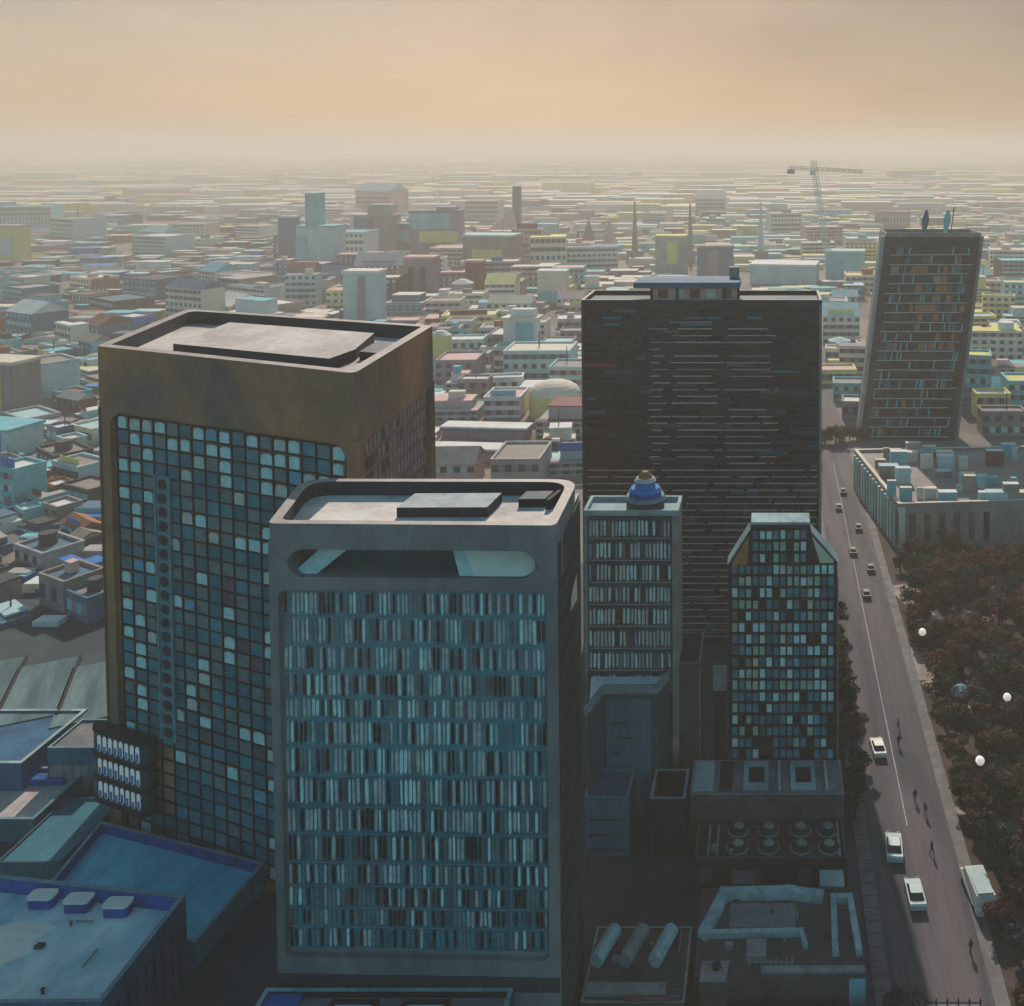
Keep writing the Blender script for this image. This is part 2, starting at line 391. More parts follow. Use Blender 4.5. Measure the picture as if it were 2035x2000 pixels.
# ------------------------------------------------------------------ brown tower
def brown_tower():
    FL, FR, BR, BL = (-96.6, 143.3), (-52.3, 125.6), (-54.0, 160.3), (-103.2, 177.3)
    H, ZB, D = 72.0, 63.2, .7
    t = empty('office_tower', (0, 0, 0), 0, 'tall brown tower with wide blank top band over a teal window grid', 'tower')
    t.location = (-75, 150, 0); O = Vector(t.location)
    loc = lambda p: (p[0] - O.x, p[1] - O.y)
    poly = [loc(p) for p in (FL, FR, BR, BL)]
    w = MB()
    core = inset(poly, [D, D, 0, 0]); w.prism(core, 0, ZB, 0)
    top = rounded(poly, [.5, 1.5, .5, 2.5]); w.prism(top, ZB, H - 2.2, 0)
    w.build('wall', 'brown', t)
    inner = rounded(inset(poly, [1.5, 1.5, 1.5, 1.5]), [.5, 1.3, .5, 2.2])
    p = MB(); p.ring(top, inner, H - 2.2, H, 0, 1, 2)
    p.build('parapet', ['brown', 'parapet', 'grey_dark'], t)  # inner faces coloured darker, their shade painted in
    rf = MB(); rf.prism(inner, H - 2.6, H - 2.16, 0)
    rf.build('roof', 'roof_pink', t)
    T, W = face(poly[0], poly[1])
    f = MB(T); f.frame(0, W, 0, ZB, (2.3, W - 1.6, .6, ZB - .4), 2.6, D, 0); f.build('facade_frame', 'brown', t)
    f = MB(T); f.box(.05, .55, 2, ZB, .002, .09, 0); f.build('edge_strip', 'rust', t)
    T2, W2 = face(poly[1], poly[2])
    f = MB(T2); f.frame(D * .8, W2, 0, ZB - .02, (3.0, W2 - 1.6, .6, ZB - .9), .5, D, 0); f.build('facade_frame', 'brown', t)
    f = MB(T2); f.box(.75, 1.3, 2, ZB, .002, .09, 0); f.box(W2 - .6, W2 - .05, 2, ZB, .002, .09, 0); f.build('edge_strip', 'rust', t)
    # front windows: 17 bays, 30 floors
    nc, nr = 17, 30
    u0, u1, v0, v1 = 2.9, W - 2.2, 1.2, ZB - 1.0
    du, dv = (u1 - u0) / nc, (v1 - v0) / nr
    g = MB(T)
    for i in range(nc + 1): g.box(u0 + i * du - .10, u0 + i * du + .10, v0, v1, -D + .03, -D + .22, 0)
    for j in range(nr + 1):
        for i in range(nc):
            o = random.uniform(-.06, .06)
            g.box(u0 + i * du + .10, u0 + (i + 1) * du - .10, v0 + j * dv - .11 + o, v0 + j * dv + .09 + o, -D + .03, -D + .2, 0)
    g.build('mullion_grid', 'mullion', t)
    cells = []
    for j in range(nr):
        for i in range(nc):
            x = u0 + i * du
            if 10.2 < x + du / 2 < 14.1 and 17 < v0 + j * dv < 54: continue
            if x < 10.6 and v0 + (j + 1) * dv < 16.6 and v0 + j * dv > 5: continue
            cells.append((i, j))
    pale = set()
    for (i, j) in cells:
        top_ = j > nr - 4
        pr = .85 if j == nr - 1 else .52 if top_ else .42 if i < 3 else .24
        if j < 6: pr *= .35
        if random.random() < pr: pale.add((i, j))
    rest = MB(T); singles = 0
    order = sorted(cells, key=lambda c: (c not in pale, -c[1]))
    for (i, j) in order:
        a, c = u0 + i * du + .13, u0 + (i + 1) * du - .13
        e, h = v0 + j * dv + .14, v0 + (j + 1) * dv - .14
        if (i, j) in pale:
            k = pick((('pane_pale', 6), ('pane_white', 1.6), ('pane_blue', .5), ('teal_glass_c', 2)))  # pale panes stand in for lit and reflecting windows
            tgt = MB(T) if singles < 99 else rest
            ix = 0 if tgt is not rest else ('teal_glass', 'teal_glass_b', 'teal_glass_c', 'mauve_glass', 'pane_pale', 'pane_white', 'pane_blue').index(k)
            tgt.arch(a + random.uniform(.05, .2), c - random.uniform(.05, .5), e + random.uniform(0, .2), h - random.uniform(0, .25), -D, random.uniform(.08, .14), ix, random.uniform(.12, .42))
            if tgt is not rest: tgt.build('window', k, t); singles += 1
        else:
            rest.box(a, c, e, h, -D, -D + .08, pick(((0, 4), (1, 3), (2, 3 if j > 8 else 1), (3, 1.2 if 8 < j < 22 and i > 7 else .1))))
    r_ = rest.build('windows', ['teal_glass', 'teal_glass_b', 'teal_glass_c', 'mauve_glass', 'pane_pale', 'pane_white', 'pane_blue'], t); tag(r_, kind='stuff')
    # right windows: rows of small mauve panes
    nr2 = 26; v1b = ZB - 1.2; dv2 = (v1b - 2) / nr2
    for j in range(nr2):
        q = MB(T2)
        q.box(3.4, W2 - 2, 2 + j * dv2 + .25, 2 + (j + 1) * dv2 - .12, -D, -D + .06, 0)
        n2 = 18
        for i in range(n2):
            a = 3.6 + (W2 - 5.8) * i / n2
            q.box(a, a + .95, 2 + j * dv2 + .4, 2 + (j + 1) * dv2 - .3, -D + .06, -D + .1, pick(((1, 3), (2, 4), (3, 1))))
        q.build('ribbon_window', ['maroon_panel', 'dark_glass', 'pane_pink', 'mauve_glass'], t)
    # lift shaft of round ports on the front
    s = MB(T); s.box(10.6, 13.7, 16.5, 54.5, -D, -D + .35, 0)
    for x in (10.6, 13.35): s.box(x, x + .35, 16.5, 54.5, -D + .35, -D + .5, 1)
    sh = s.build('lift_shaft', ['teal_glass_b', 'line_teal'], t)
    for k in range(19):
        z = 17.6 + k * 1.98
        c = MB(T)
        pts = [(12.15 + .85 * math.cos(a * math.pi / 8), z + .72 * math.sin(a * math.pi / 8)) for a in range(16)]
        c.poly([(x, y, -D + .42) for x, y in pts], 0)
        for i in range(16):
            a, d = pts[i], pts[(i + 1) % 16]; c.poly([(*a, -D + .35), (*d, -D + .35), (*d, -D + .42), (*a, -D + .42)], 0)
        c.box(11.0, 13.3, z + .86, z + 1.0, -D + .36, -D + .46, 1)
        c.build('porthole', ['night', 'line_teal'], sh)
    # round-ended glass bay low on the front
    by = MB(T)
    out = [(-1.6 + 1.7 - 1.7 * math.cos(a * math.pi / 12), 1.7 * math.sin(a * math.pi / 12)) for a in range(7)] + [(9.2, 1.7), (9.7, 1.2), (9.7, 0)]
    def bayprism(z0, z1, m, grow=0):
        P_ = [(x - (grow if k < 6 else -grow if k > 7 else 0), y + (grow if 0 < k < len(out) - 1 else 0)) for k, (x, y) in enumerate(out)]
        lo = [(x, z0, y) for x, y in P_]; hi = [(x, z1, y) for x, y in P_]
        for i in range(len(out) - 1): by.poly([lo[i], lo[i + 1], hi[i + 1], hi[i]], m)
        by.poly(hi, m); by.poly(lo[::-1], m)
    bayprism(6, 16.2, 0)
    for z in (5.8, 9.2, 12.6, 16.2): bayprism(z, z + .55, 1, .16)
    bay = by.build('glass_bay', ['slate', 'mullion'], t)
    for j in range(3):
        for i in range(9):
            q = MB(T)
            z = 6.7 + j * 3.4
            if i == 0: q.box(-.9, -.25, z, z + 2.3, 1.2, 1.5, 0)
            else:
                x = .25 + (i - 1) * 1.13
                h = z + random.uniform(.9, 1.5)
                q.blade(x, x + .72, z, z + 2.35, 1.7, .06, 1, .12); q.box(x + .12, x + .6, z + .1, h, 1.76, 1.79, 2)
            q.build('window', ['teal_glass_c', 'lit_blind', 'c_bright blue'], bay)
    # roof terrace: raised deck and plant box
    T3 = lambda u, v, w: tuple(Vector((*poly[0], 0)).lerp(Vector((*poly[1], 0)), u) + (Vector((*poly[3], 0)) - Vector((*poly[0], 0))) * v * (1 - u) + (Vector((*poly[2], 0)) - Vector((*poly[1], 0))) * v * u + Vector((0, 0, w)))
    q = MB(T3); q.prism([(.22, .24), (.83, .24), (.86, .44), (.83, .80), (.25, .80)], H - 2.16, H - .5, 1, 0); q.build('roof_deck', ['roof_pink', 'grey_dark'], t)
    q = MB(T3); q.prism([(.87, .46), (.95, .46), (.95, .70), (.87, .70)], H - 2.16, H - .9, 0, 1); q.build('plant_box', ['grey_dark', 'roof_grey'], t)
    return t
brown_tower()

# ------------------------------------------------------------------ ribbon windows with slender blinds
BLINDS = ['slate', 'teal_glass', 'teal_glass_b', 'teal_glass_c', 'dark_glass', 'mauve_glass', 'pane_pale', 'pane_green', 'pane_pink', 'pane_orange', 'pane_white', 'pane_blue', 'pane_grey']
def ribbon(T, u0, u1, v0, v1, w, n, parent, tone, line='line_teal', name='ribbon_window', back=0):
    q = MB(T)
    q.box(u0, u1, v0, v1, w, w + .05, back)
    du = (u1 - u0) / n
    for i in range(n):
        k = pick(tone((i + .5) / n))
        a = u0 + i * du
        q.blade(a + du * random.uniform(.05, .25), a + du * random.uniform(.60, .88), v0 + (v1 - v0) * random.uniform(.05, .16), v1 - (v1 - v0) * random.uniform(.02, .10), w + .05, random.uniform(.06, .12), BLINDS.index(k), random.uniform(.06, .16), random.uniform(-.05, .05) * du * 2)
    q.box(u0, u1, v0 - .07, v0 - .012, w, w + .12, 13)
    return q.build(name, BLINDS + [line], parent)

# ------------------------------------------------------------------ grey tower in front
def grey_tower():
    FL, FR, BR, BL = (-52.6, 103.8), (-22.3, 103.2), (-22.7, 118.0), (-55.6, 118.2)
    H, Z0 = 61.0, 0
    t = empty('office_tower', (-38, 110, 0), 0, 'grey tower in front with long slot opening above rows of slender blinds', 'tower')
    O = Vector(t.location); poly = [(p[0] - O.x, p[1] - O.y) for p in (FL, FR, BR, BL)]
    ZS, ZT = 54.55, 59.25       # slot storey
    D1, D2 = .7, 3.2
    w = MB()
    w.prism(inset(poly, [D1, 0, 0, 0]), 0, ZS, 0); w.prism(inset(poly, [D2, 0, 0, 0]), ZS, ZT, 0)
    top = rounded(poly, [.8, .9, 3.2, 3.4]); w.prism(top, ZT, H - 1.7, 0)
    # right side sheeted dark, its shade put into the colour
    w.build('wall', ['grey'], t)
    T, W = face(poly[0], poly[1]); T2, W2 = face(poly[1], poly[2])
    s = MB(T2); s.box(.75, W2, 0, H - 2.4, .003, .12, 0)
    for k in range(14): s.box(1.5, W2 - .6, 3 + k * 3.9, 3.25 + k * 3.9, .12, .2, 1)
    s.build('side_shade_sheet', ['grey_dark', 'night'], t)
    s = MB(T2); s.poly([(7, 48.6, .26), (11.5, 48.0, .26), (11.2, 51.2, .26), (7.4, 50.2, .26)], 0); s.poly([(7, 48.6, .12), (11.5, 48.0, .12), (11.5, 48.0, .26), (7, 48.6, .26)], 0); s.build('side_window', 'cream', t)
    inner = rounded(inset(poly, [1.0, 1.1, 1.0, 1.1]), [.9, 1.2, 2.9, 3.0])
    p = MB(); p.ring(top, inner, H - 1.7, H, 0, 1, 2); p.build('parapet', ['grey', 'parapet', 'grey_dark'], t)  # dark inside colour carries the parapet's shade
    rf = MB(); rf.prism(inner, H - 2.2, H - 1.66, 0); rf.build('roof', 'roof_pale', t)
    f = MB(T); f.frame(0, W, 0, ZS, (.9, W - 1.1, 14.0, ZS - .65), .8, D1, 0)
    f.frame(0, W, ZS, ZT, (2.0, W - 2.2, ZS + .75, ZT - 1.0), 1.6, D2, 0, 8)
    f.build('facade_frame', 'grey', t)
    # the terrace behind the slot
    q = MB(T)
    q.poly([(2, ZS + .7, -D2 + .05), (W - 2, ZS + .7, -D2 + .05), (W - 2, ZT - .9, -D2 + .05), (2, ZT - .9, -D2 + .05)], 0)
    q.poly([(2.0, ZS + .7, -.8), (4.6, ZS + .7, -.8), (8.6, ZT - .9, -D2 + .12), (5.4, ZT - .9, -D2 + .12)], 2)
    q.poly([(W - 2.0, ZS + .75, -.6), (W - 8.8, ZS + .75, -.6), (W - 11.0, ZT - .9, -D2 + .14), (W - 2.0, ZT - .9, -D2 + .14)], 1)  # white panel stands in for light coming through the slot
    q.poly([(W - 8.8, ZS + .75, -.6), (W - 10.4, ZS + .75, -.7), (W - 12.2, ZT - .9, -D2 + .16), (W - 11.0, ZT - .9, -D2 + .14)], 2)
    q.build('slot_terrace', ['slate', 'white_panel', 'roof_near'], t)
    # fourteen floors of blinds
    ys = [1164, 1216, 1274, 1329, 1381, 1425, 1481, 1541, 1604, 1659, 1719, 1767, 1812, 1852, 1897]
    zz = [100 - (y - 300) * 103.7 / 2000 * 1.0 for y in ys]
    k = (53.6 - 14.5) / (zz[0] - zz[-1]); zz = [53.6 + (z - zz[0]) * k for z in zz]
    for r in range(14):
        def tone(s, r=r):
            low = max(0, r - 8) / 6  # lower floors get darker panes, shading put into the colour
            wv = .5 + .5 * math.sin(s * 9 + r * 1.7 + 1.4 * math.sin(r * 2.3 + s * 4))      # blinds drawn in runs
            warm = max(0, s - .5)
            return (('dark_glass', 2.4 + 1.6 * low * s), ('teal_glass', .4 + .8 * low), ('teal_glass_b', .5 + 2.0 * low), ('teal_glass_c', 1.6), ('pane_grey', 4.2 * (1 - .7 * low)), ('pane_pale', (1.8 * wv + .6) * (1 - .7 * low)), ('mauve_glass', .3 + 1.2 * warm), ('pane_green', .35 if s > .62 and r in (1, 3, 4) else 0), ('pane_pink', .3 * warm), ('pane_orange', .2 * warm if r > 7 else 0))
        ribbon(T, 1.15, W - 1.3, zz[r + 1] + .06, zz[r] - .03, -D1, 60, t, tone, 'line_teal', back=2 if r < 7 else 1)
    b_ = MB(T); b_.box(0, W, 10.6, 12.2, .002, .12, 0); b_.build('base_band', 'grey_dark', t)
    # plant on the roof
    q = MB(); q.prism([(-3.4, 0.0), (6.6, 0.1), (7.0, 4.8), (-3.0, 4.6)], H - 1.66, H - .55, 1, 0); q.build('plant_box', ['steel', 'grey_dark'], t)
    q = MB(); q.prism([(9.3, 3.2), (12.3, 3.2), (12.8, 6.0), (9.6, 5.8)], H - 1.66, H - .7, 1, 0); q.build('plant_box', ['roof_grey', 'night'], t)
    q = MB(); q.prism([(12.6, 2.4), (13.1, 2.4), (13.9, 6.2), (13.4, 6.2)], H - 1.66, H - .5, 0); q.build('roof_screen', 'night', t)
grey_tower()

# ------------------------------------------------------------------ black slab tower
def black_tower():
    t = empty('slab_tower', (-13.6, 200, 0), 0, 'wide black slab tower banded with thin pale horizontal lines', 'tower')
    x0, x1, H = -24.1, 24.0, 70.2
    w = MB(); w.box(x0, x1, 0, 14, 0, H - 1.0, 0); w.build('wall', 'black_slab', t)
    p = MB(); p.ring([(x0, 0), (x1, 0), (x1, 14), (x0, 14)], [(x0 + .5, .5), (x1 - .5, .5), (x1 - .5, 13.5), (x0 + .5, 13.5)], H - 1.0, H, 0, 1); p.build('parapet', ['black_slab', 'line_pale'], t)
    r_ = MB(); r_.box(x0 + .5, x1 - .5, .5, 13.5, H - 1.0, H - .9, 0); r_.build('roof', 'roof_grey', t)
    T = lambda u, v, w: (x0 + u, -w, v); W = x1 - x0
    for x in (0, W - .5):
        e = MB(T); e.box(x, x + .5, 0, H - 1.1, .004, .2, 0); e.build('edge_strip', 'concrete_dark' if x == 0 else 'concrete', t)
    n = 50; dv = (H - 2.0) / n
    for j in range(n):
        v = .8 + j * dv; s = (v / H)
        q = MB(T)
        q.box(.6, W - .6, v, v + dv * .52, .004, .06, 0)
        # panes: darker or mauve glass in runs
        u = .6
        while u < W - .8:
            L = random.uniform(2, 7); e = min(W - .6, u + L)
            q.box(u + .1, e - .1, v + .08, v + dv * .46, .06, .1, pick(((1, 2), (2, .5), (0, 5), (3, .3), (4, .06))))
            u = e
        # thin pale ledges, in broken runs, denser low down and in the middle
        runs = [(.9, W - .9)] if (s < .5 and random.random() < .95) else []
        if .48 <= s < .93:
            for a, c in ((.28, .36), (.38, .58), (.60, .80)):
                if random.random() < .85: runs.append((W * (a + random.uniform(-.01, .02)), W * (c + random.uniform(-.04, .02))))
        for a, c in runs:
            while a < c - .5:
                e = min(c, a + random.uniform(4, 16))
                q.box(a, e, v + dv * .56, v + dv * .56 + random.uniform(.10, .2), .004, random.uniform(.14, .26), 5)
                a = e + random.uniform(.2, 1.6)
        q.box(.55, W - .55, v + dv * .74, v + dv * .96, .004, .14, 6)
        q.build('ribbon_window', ['dark_glass', 'black_slab', 'mauve_glass', 'teal_glass', 'c_maroon', 'line_pale', 'black_slab'], t)
    # penthouse with a floating canopy
    c = MB(); c.box(-10.4, 7.2, 2.6, 9.0, H - .9, H + 2.2, 0)
    for k in range(5): c.box(-9 + k * 3.2, -7 + k * 3.2, 2.52, 2.6, H, H + 1.8, 1 + k % 2)
    for x in (-10.6, -5.4, 4.2, 7.0): c.box(x, x + .5, 2.2, 2.6, H - .9, H + 2.2, 3)
    c.build('penthouse', ['c_pink', 'c_rust', 'cream', 'grey_dark'], t)
    c = MB(); c.prism(rounded([(-14.0, 1.2), (7.6, 1.2), (7.6, 12), (-13.2, 12)], .8, 3), H + 2.2, H + 3.3, 0, 1); c.build('canopy_roof', ['c_slate blue', 'c_slate blue'], t)
    c = MB(); c.box(5.2, 7.2, 8, 10, H + 3.3, H + 5.6, 0); c.build('plant_box', 'c_taupe', t)
black_tower()

# ------------------------------------------------------------------ leaning tower far right
def leaning_tower():
    t = empty('office_tower', (47.5, 343, 0), 0, 'dark tower leaning to the right with thin pale floor lines and two aerials', 'tower')
    W, H, SH, DP = 32.6, 70.5, .117, 18
    T = lambda u, v, w: (u - W / 2 + SH * v, -w, v)
    B = lambda u, y, v: (u - W / 2 + SH * v, y, v)
    w = MB(B); w.box(0, W, 0, DP, 0, H, 0); w.build('wall', 'black_slab', t)
    q = MB(B); q.ring([(0, 0), (W, 0), (W, DP), (0, DP)], [(.6, .6), (W - .6, .6), (W - .6, DP - .6), (.6, DP - .6)], H, H + 1.4, 0, 1); q.build('parapet', ['c_taupe', 'concrete'], t)
    q = MB(B); q.box(.6, W - .6, .6, DP - .6, H, H + .1, 0); q.build('roof', 'c_taupe', t)
    q = MB(B); q.box(-1.5, -.003, 0.5, 3, 0, H + .2, 0); q.build('edge_strip', 'c_grey', t)
    q = MB(B); q.box(W + .003, W + 1.2, 0.5, 3, 0, H + .2, 0); q.build('edge_strip', 'concrete', t)
    n = 20; dv = (H - 4.5) / n
    for j in range(n):
        v = 1.5 + j * dv
        q = MB(T); q.box(2.2, W - 2, v + .3, v + dv - .3, .004, .06, 0)
        u = 2.4
        while u < W - 2.4:
            L = random.uniform(.8, 2.6); up = j / n
            k = pick((('dark_glass', 9), ('black_slab', 4), ('pane_orange', 4.0 if .4 < up < .92 and u > W * .3 else 0.15), ('mauve_glass', 1.5 if up > .8 else .4), ('teal_glass', .8), ('pane_pink', .25)))
            q.box(u, min(W - 2.3, u + L - .2), v + .5, v + dv - .5, .06, .12, ('dark_glass', 'black_slab', 'pane_orange', 'mauve_glass', 'teal_glass', 'pane_pink').index(k))
            if random.random() < (.22 if j < 12 else .10): q.blade(u, u + .42, v + .35, v + dv * random.uniform(.8, 1.05), .12, .12, 6, .1, random.uniform(-.1, .25))
            u += L
        o = random.uniform(-2.2, .3); o2 = random.uniform(-.2, 1.2); tilt = random.uniform(-.25, .25)
        q.poly([(2.0 + o2, v, .34), (W - 1.8 + o, v + tilt, .34), (W - 1.8 + o, v + tilt + .26, .34), (2.0 + o2, v + .26, .34)], 7)
        q.poly([(2.0 + o2, v + .26, .34), (W - 1.8 + o, v + tilt + .26, .34), (W - 1.8 + o, v + tilt + .26, .004), (2.0 + o2, v + .26, .004)], 7)
        q.build('ribbon_window', ['dark_glass', 'black_slab', 'pane_orange', 'mauve_glass', 'teal_glass', 'pane_pink', 'c_teal', 'line_pale'], t)
    for x in (14.0, 21.5):
        a = MB(B); a.cone(x, 6, H, H + 5.5, .5, 1.3, 8, 0); a.cone(x, 6, H + 5.5, H + 9, 1.3, .35, 8, 0); a.build('aerial', 'c_slate blue' if x < 15 else 'c_teal', t)
    a = MB(B); a.bar((23.4, 6, H), (23.4, 6, H + 10), .16); a.bar((22.7, 6, H + 8.6), (24.1, 6, H + 9.4), .12); a.build('mast', 'night', t)
leaning_tower()

# ------------------------------------------------------------------ white finned tower with the blue roof drum
def finned_tower():
    t = empty('office_tower', (-21.2, 150, 0), 0, 'slim pale finned tower carrying a tiered blue drum on its roof', 'tower')
    x0, x1, H = -6.7, 6.6, 45.3
    w = MB(); w.box(x0, x1, .5, 6, 0, H - .6, 0); w.build('wall', 'slate', t)
    q = MB(); q.box(x0 - .25, x0 + .2, 0, 6.2, 0, H - .4, 0); q.build('corner_pier', 'line_teal', t)
    q = MB(); q.box(x1 - .2, x1 + .75, -.1, 6.2, 0, H - .4, 0); q.build('corner_pier', 'concrete', t)
    q = MB(); q.ring([(x0 - .3, -.2), (x1 + .8, -.2), (x1 + .8, 6.4), (x0 - .3, 6.4)], [(x0 + .2, .3), (x1 + .3, .3), (x1 + .3, 5.9), (x0 + .2, 5.9)], H - .4, H + .4, 0, 1); q.build('parapet', ['roof_teal', 'roof_teal'], t)
    q = MB(); q.box(x0 + .2, x1 + .3, .3, 5.9, H - .6, H - .3, 0); q.build('roof', 'roof_teal', t)
    T = lambda u, v, w: (x0 + u, .5 - w, v); W = x1 - x0
    n = 8; z1, z0 = H - 1.0, 17.0; dv = (z1 - z0) / n
    for j in range(n):
        tone = lambda s: (('pane_pale', 2.6), ('pane_grey', 3), ('pane_white', 2.2), ('teal_glass_c', 1.2), ('dark_glass', 1.8), ('pane_blue', .35), ('mauve_glass', .8), ('pane_pink', .25))
        ribbon(T, .35, W - .4, z0 + j * dv + .35, z0 + (j + 1) * dv - .25, .004, 22, t, tone, 'line_pale')
    d = MB(); d.cone(2.0, 3.0, H - .3, H + 1.2, 2.9, 3.0, 20, 0); d.build('drum', 'grey_dark', t)
    for z, r0, r1, hh, k in ((1.2, 3.15, 2.9, .55, 'line_teal'), (1.75, 2.5, 2.4, .7, 'blue'), (2.45, 2.55, 2.2, .5, 'c_bright blue'), (2.95, 1.6, 1.4, 1.0, 'c_bright blue'), (3.95, 1.7, 1.35, .5, 'pane_white'), (4.45, 1.2, .5, .9, 'c_rust')):
        d = MB(); d.cone(2.0, 3.0, H + z, H + z + hh, r0, r1, 20, 0); d.build('drum_tier', k, t)
finned_tower()

# ------------------------------------------------------------------ dark teal tower with chamfered shoulders
def shoulder_tower():
    t = empty('office_tower', (1.9, 148, 0), 0, 'dark green gridded tower with sloping shoulders beside the road', 'tower')
    sil = [(-8.1, 0), (8.2, 0), (8.2, 38.3), (4.2, 43.0), (3.9, 44.2), (-4.5, 44.2), (-4.9, 43.2), (-8.1, 38.0)]
    w = MB(lambda x, z, y: (x, y, z)); w.prism(sil, 0, 3.1, 0); w.build('wall', 'night', t)
    rp_ = MB(); rp_.box(-4.7, 4.1, -.1, 3.8, 44.203, 44.6, 0); rp_.build('roof', 'roof_teal', t)
    # shoulder copings, each a sloping slab
    for (a, b, k) in (((-4.9, 43.25), (-8.15, 38.05), 'line_teal'), ((4.25, 43.05), (8.25, 38.35), 'line_teal')):
        s = MB(lambda x, z, y: (x, y, z)); n = Vector((b[1] - a[1], -(b[0] - a[0]))).normalized() * (-.16 if b[0] > 0 else .16)
        n = Vector((abs(n.x) * (1 if b[0] > 0 else -1), abs(n.y)))
        q = [a, b, (b[0] + n.x, b[1] + n.y), (a[0] + n.x, a[1] + n.y)]
        s.prism(q, -.15, 3.2, 0); s.build('shoulder_coping', k, t)
    # cream faces flanking the upper floors
    for pts in (([(-5.0, 42.6), (-7.6, 38.4), (-7.6, 38.15), (-5.3, 38.15)]), ([(4.4, 42.4), (5.6, 38.4), (7.6, 38.4), (7.6, 38.8)])):
        s = MB(lambda x, z, y: (x, y, z)); s.prism(pts, -.12, -.003, 0); s.build('shoulder_panel', 'cream' if pts[0][0] > 0 else 'pane_orange', t)
    T = lambda u, v, w: (u, -w, v)
    nc, nr = 15, 21; du = 15.4 / nc; z0, z1 = 6.5, 43.6; dv = (z1 - z0) / nr
    def inside(u, v):
        return -4.4 < u < 3.8 if v > 38.2 else -7.9 < u < 8.0
    g = MB(T)
    for j in range(nr + 1):
        v = z0 + j * dv; lo, hi = (-4.5, 3.9) if v > 38.2 else (-8.0, 8.1)
        g.box(lo, hi, v - .13, v + .13, .004, .22, 0)
    for i in range(nc + 1):
        u = -7.65 + i * du
        g.box(u - .09, u + .09, z0, z1 if -4.6 < u < 4 else 38.2, .004, .22, 0)
    g.build('mullion_grid', 'mullion', t)
    rest = MB(T); n1 = 0; cells = []
    for j in range(nr):
        for i in range(nc):
            u, v = -7.65 + (i + .5) * du, z0 + (j + .5) * dv
            if inside(u, v + .6): cells.append((random.random() - (.5 if 3 < j < 19 else 0), u, v, j))
    cells.sort()
    names = ['teal_glass', 'teal_glass_b', 'dark_glass', 'pane_pale', 'pane_green', 'pane_blue', 'cream', 'teal_glass_c']
    for (_, u, v, j) in cells:
        lowf = max(0, 7 - j) / 7
        k = pick((('pane_pale', 2.4 * (1 - lowf) + .05), ('teal_glass_b', 3), ('teal_glass', 2), ('dark_glass', .8 + 5 * lowf), ('pane_green', 1.8 * (1 - lowf)), ('pane_blue', .2), ('cream', .2 * (1 - lowf)), ('teal_glass_c', .6)))
        tgt = MB(T) if (n1 < 100 and k not in ('dark_glass', 'teal_glass')) else rest
        a = random.uniform(.34, .43)
        tgt.box(u - a, u + random.uniform(.34, .43), v - dv * .38, v + dv * random.uniform(.28, .40), .004, .1, names.index(k) if tgt is rest else 0)
        if tgt is not rest: tgt.build('window', k, t); n1 += 1
    tag(rest.build('windows', names, t), kind='stuff')
    q = MB(); q.box(8.203, 8.4, .1, .5, 0, 36, 0); q.build('edge_strip', 'pane_orange', t)
shoulder_tower()

# ------------------------------------------------------------------ low blocks
def block(name, label, x0, x1, y0, y1, h, wall, roof, cap=None, rim=.5, rim_h=.8, inside=None, cat='building', z0=0, group=None):
    t = empty(name, ((x0 + x1) / 2, (y0 + y1) / 2, z0), 0, label, cat, group)
    a, c, hz = (x1 - x0) / 2, (y1 - y0) / 2, h - z0
    w = MB(); w.box(-a, a, -c, c, 0, hz - rim_h - .1, 0); w.build('wall', wall, t)
    r_ = MB(); r_.box(-a + rim, a - rim, -c + rim, c - rim, hz - rim_h - .1, hz - rim_h, 0); r_.build('roof', roof, t)
    O, I = [(-a, -c), (a, -c), (a, c), (-a, c)], [(-a + rim, -c + rim), (a - rim, -c + rim), (a - rim, c - rim), (-a + rim, c - rim)]
    p = MB(); p.ring(O, I, hz - rim_h - .1, hz, 0, 1, 2); p.build('parapet', [wall, cap or 'parapet', inside or wall], t)
    t['half'] = (a, c, hz)
    return t
def win_rows(t, mats, rows, fr=.55, n=8, side='front', z0=.8):
    a, c, h = t['half']
    T = (lambda u, v, w: (u - a, -c - w, v)) if side == 'front' else (lambda u, v, w: (a + w, u - c, v))
    W = 2 * a if side == 'front' else 2 * c
    dv = (h - z0 - 1.2) / rows
    for j in range(rows):
        q = MB(T); v = z0 + j * dv
        q.box(.4, W - .4, v - .05, v + dv * fr + .05, .002, .03, 0)
        for i in range(n):
            u = .4 + (W - .8) * i / n
            q.box(u, u + (W - .8) / n * random.uniform(.6, .85), v, v + dv * fr, .03, .08, random.randrange(len(mats)))
        q.build('ribbon_window', mats, t)

def clutter(t, x0, x1, y0, y1, z, n, seed, mats=('concrete', 'grey_dark', 'roof_grey')):
    """small vents, pipes and hatches on a roof"""
    rnd = random.Random(seed)
    for k in range(n):
        x, y = rnd.uniform(x0, x1), rnd.uniform(y0, y1); q = MB(); kind = k % 4
        if kind == 0: q.cone(x, y, z, z + .5, .16, .16, 8, 0); q.cone(x, y, z + .5, z + .62, .26, .2, 8, 0); q.build('vent', mats[k % 3], t)
        elif kind == 1: q.box(x - .45, x + .45, y - .35, y + .35, z, z + rnd.uniform(.3, .7), 0); q.build('hatch_and_glint', mats[k % 3], t)
        elif kind == 2:
            e = min(x1, x + rnd.uniform(1.5, 4)); q.bar((x, y, z + .2), (e, y, z + .2), .09, 0, 6); q.build('pipe', mats[k % 3], t)
        else:
            e = min(y1, y + rnd.uniform(1.5, 4)); q.bar((x, y, z + .2), (x, e, z + .2), .09, 0, 6); q.build('pipe', mats[k % 3], t)
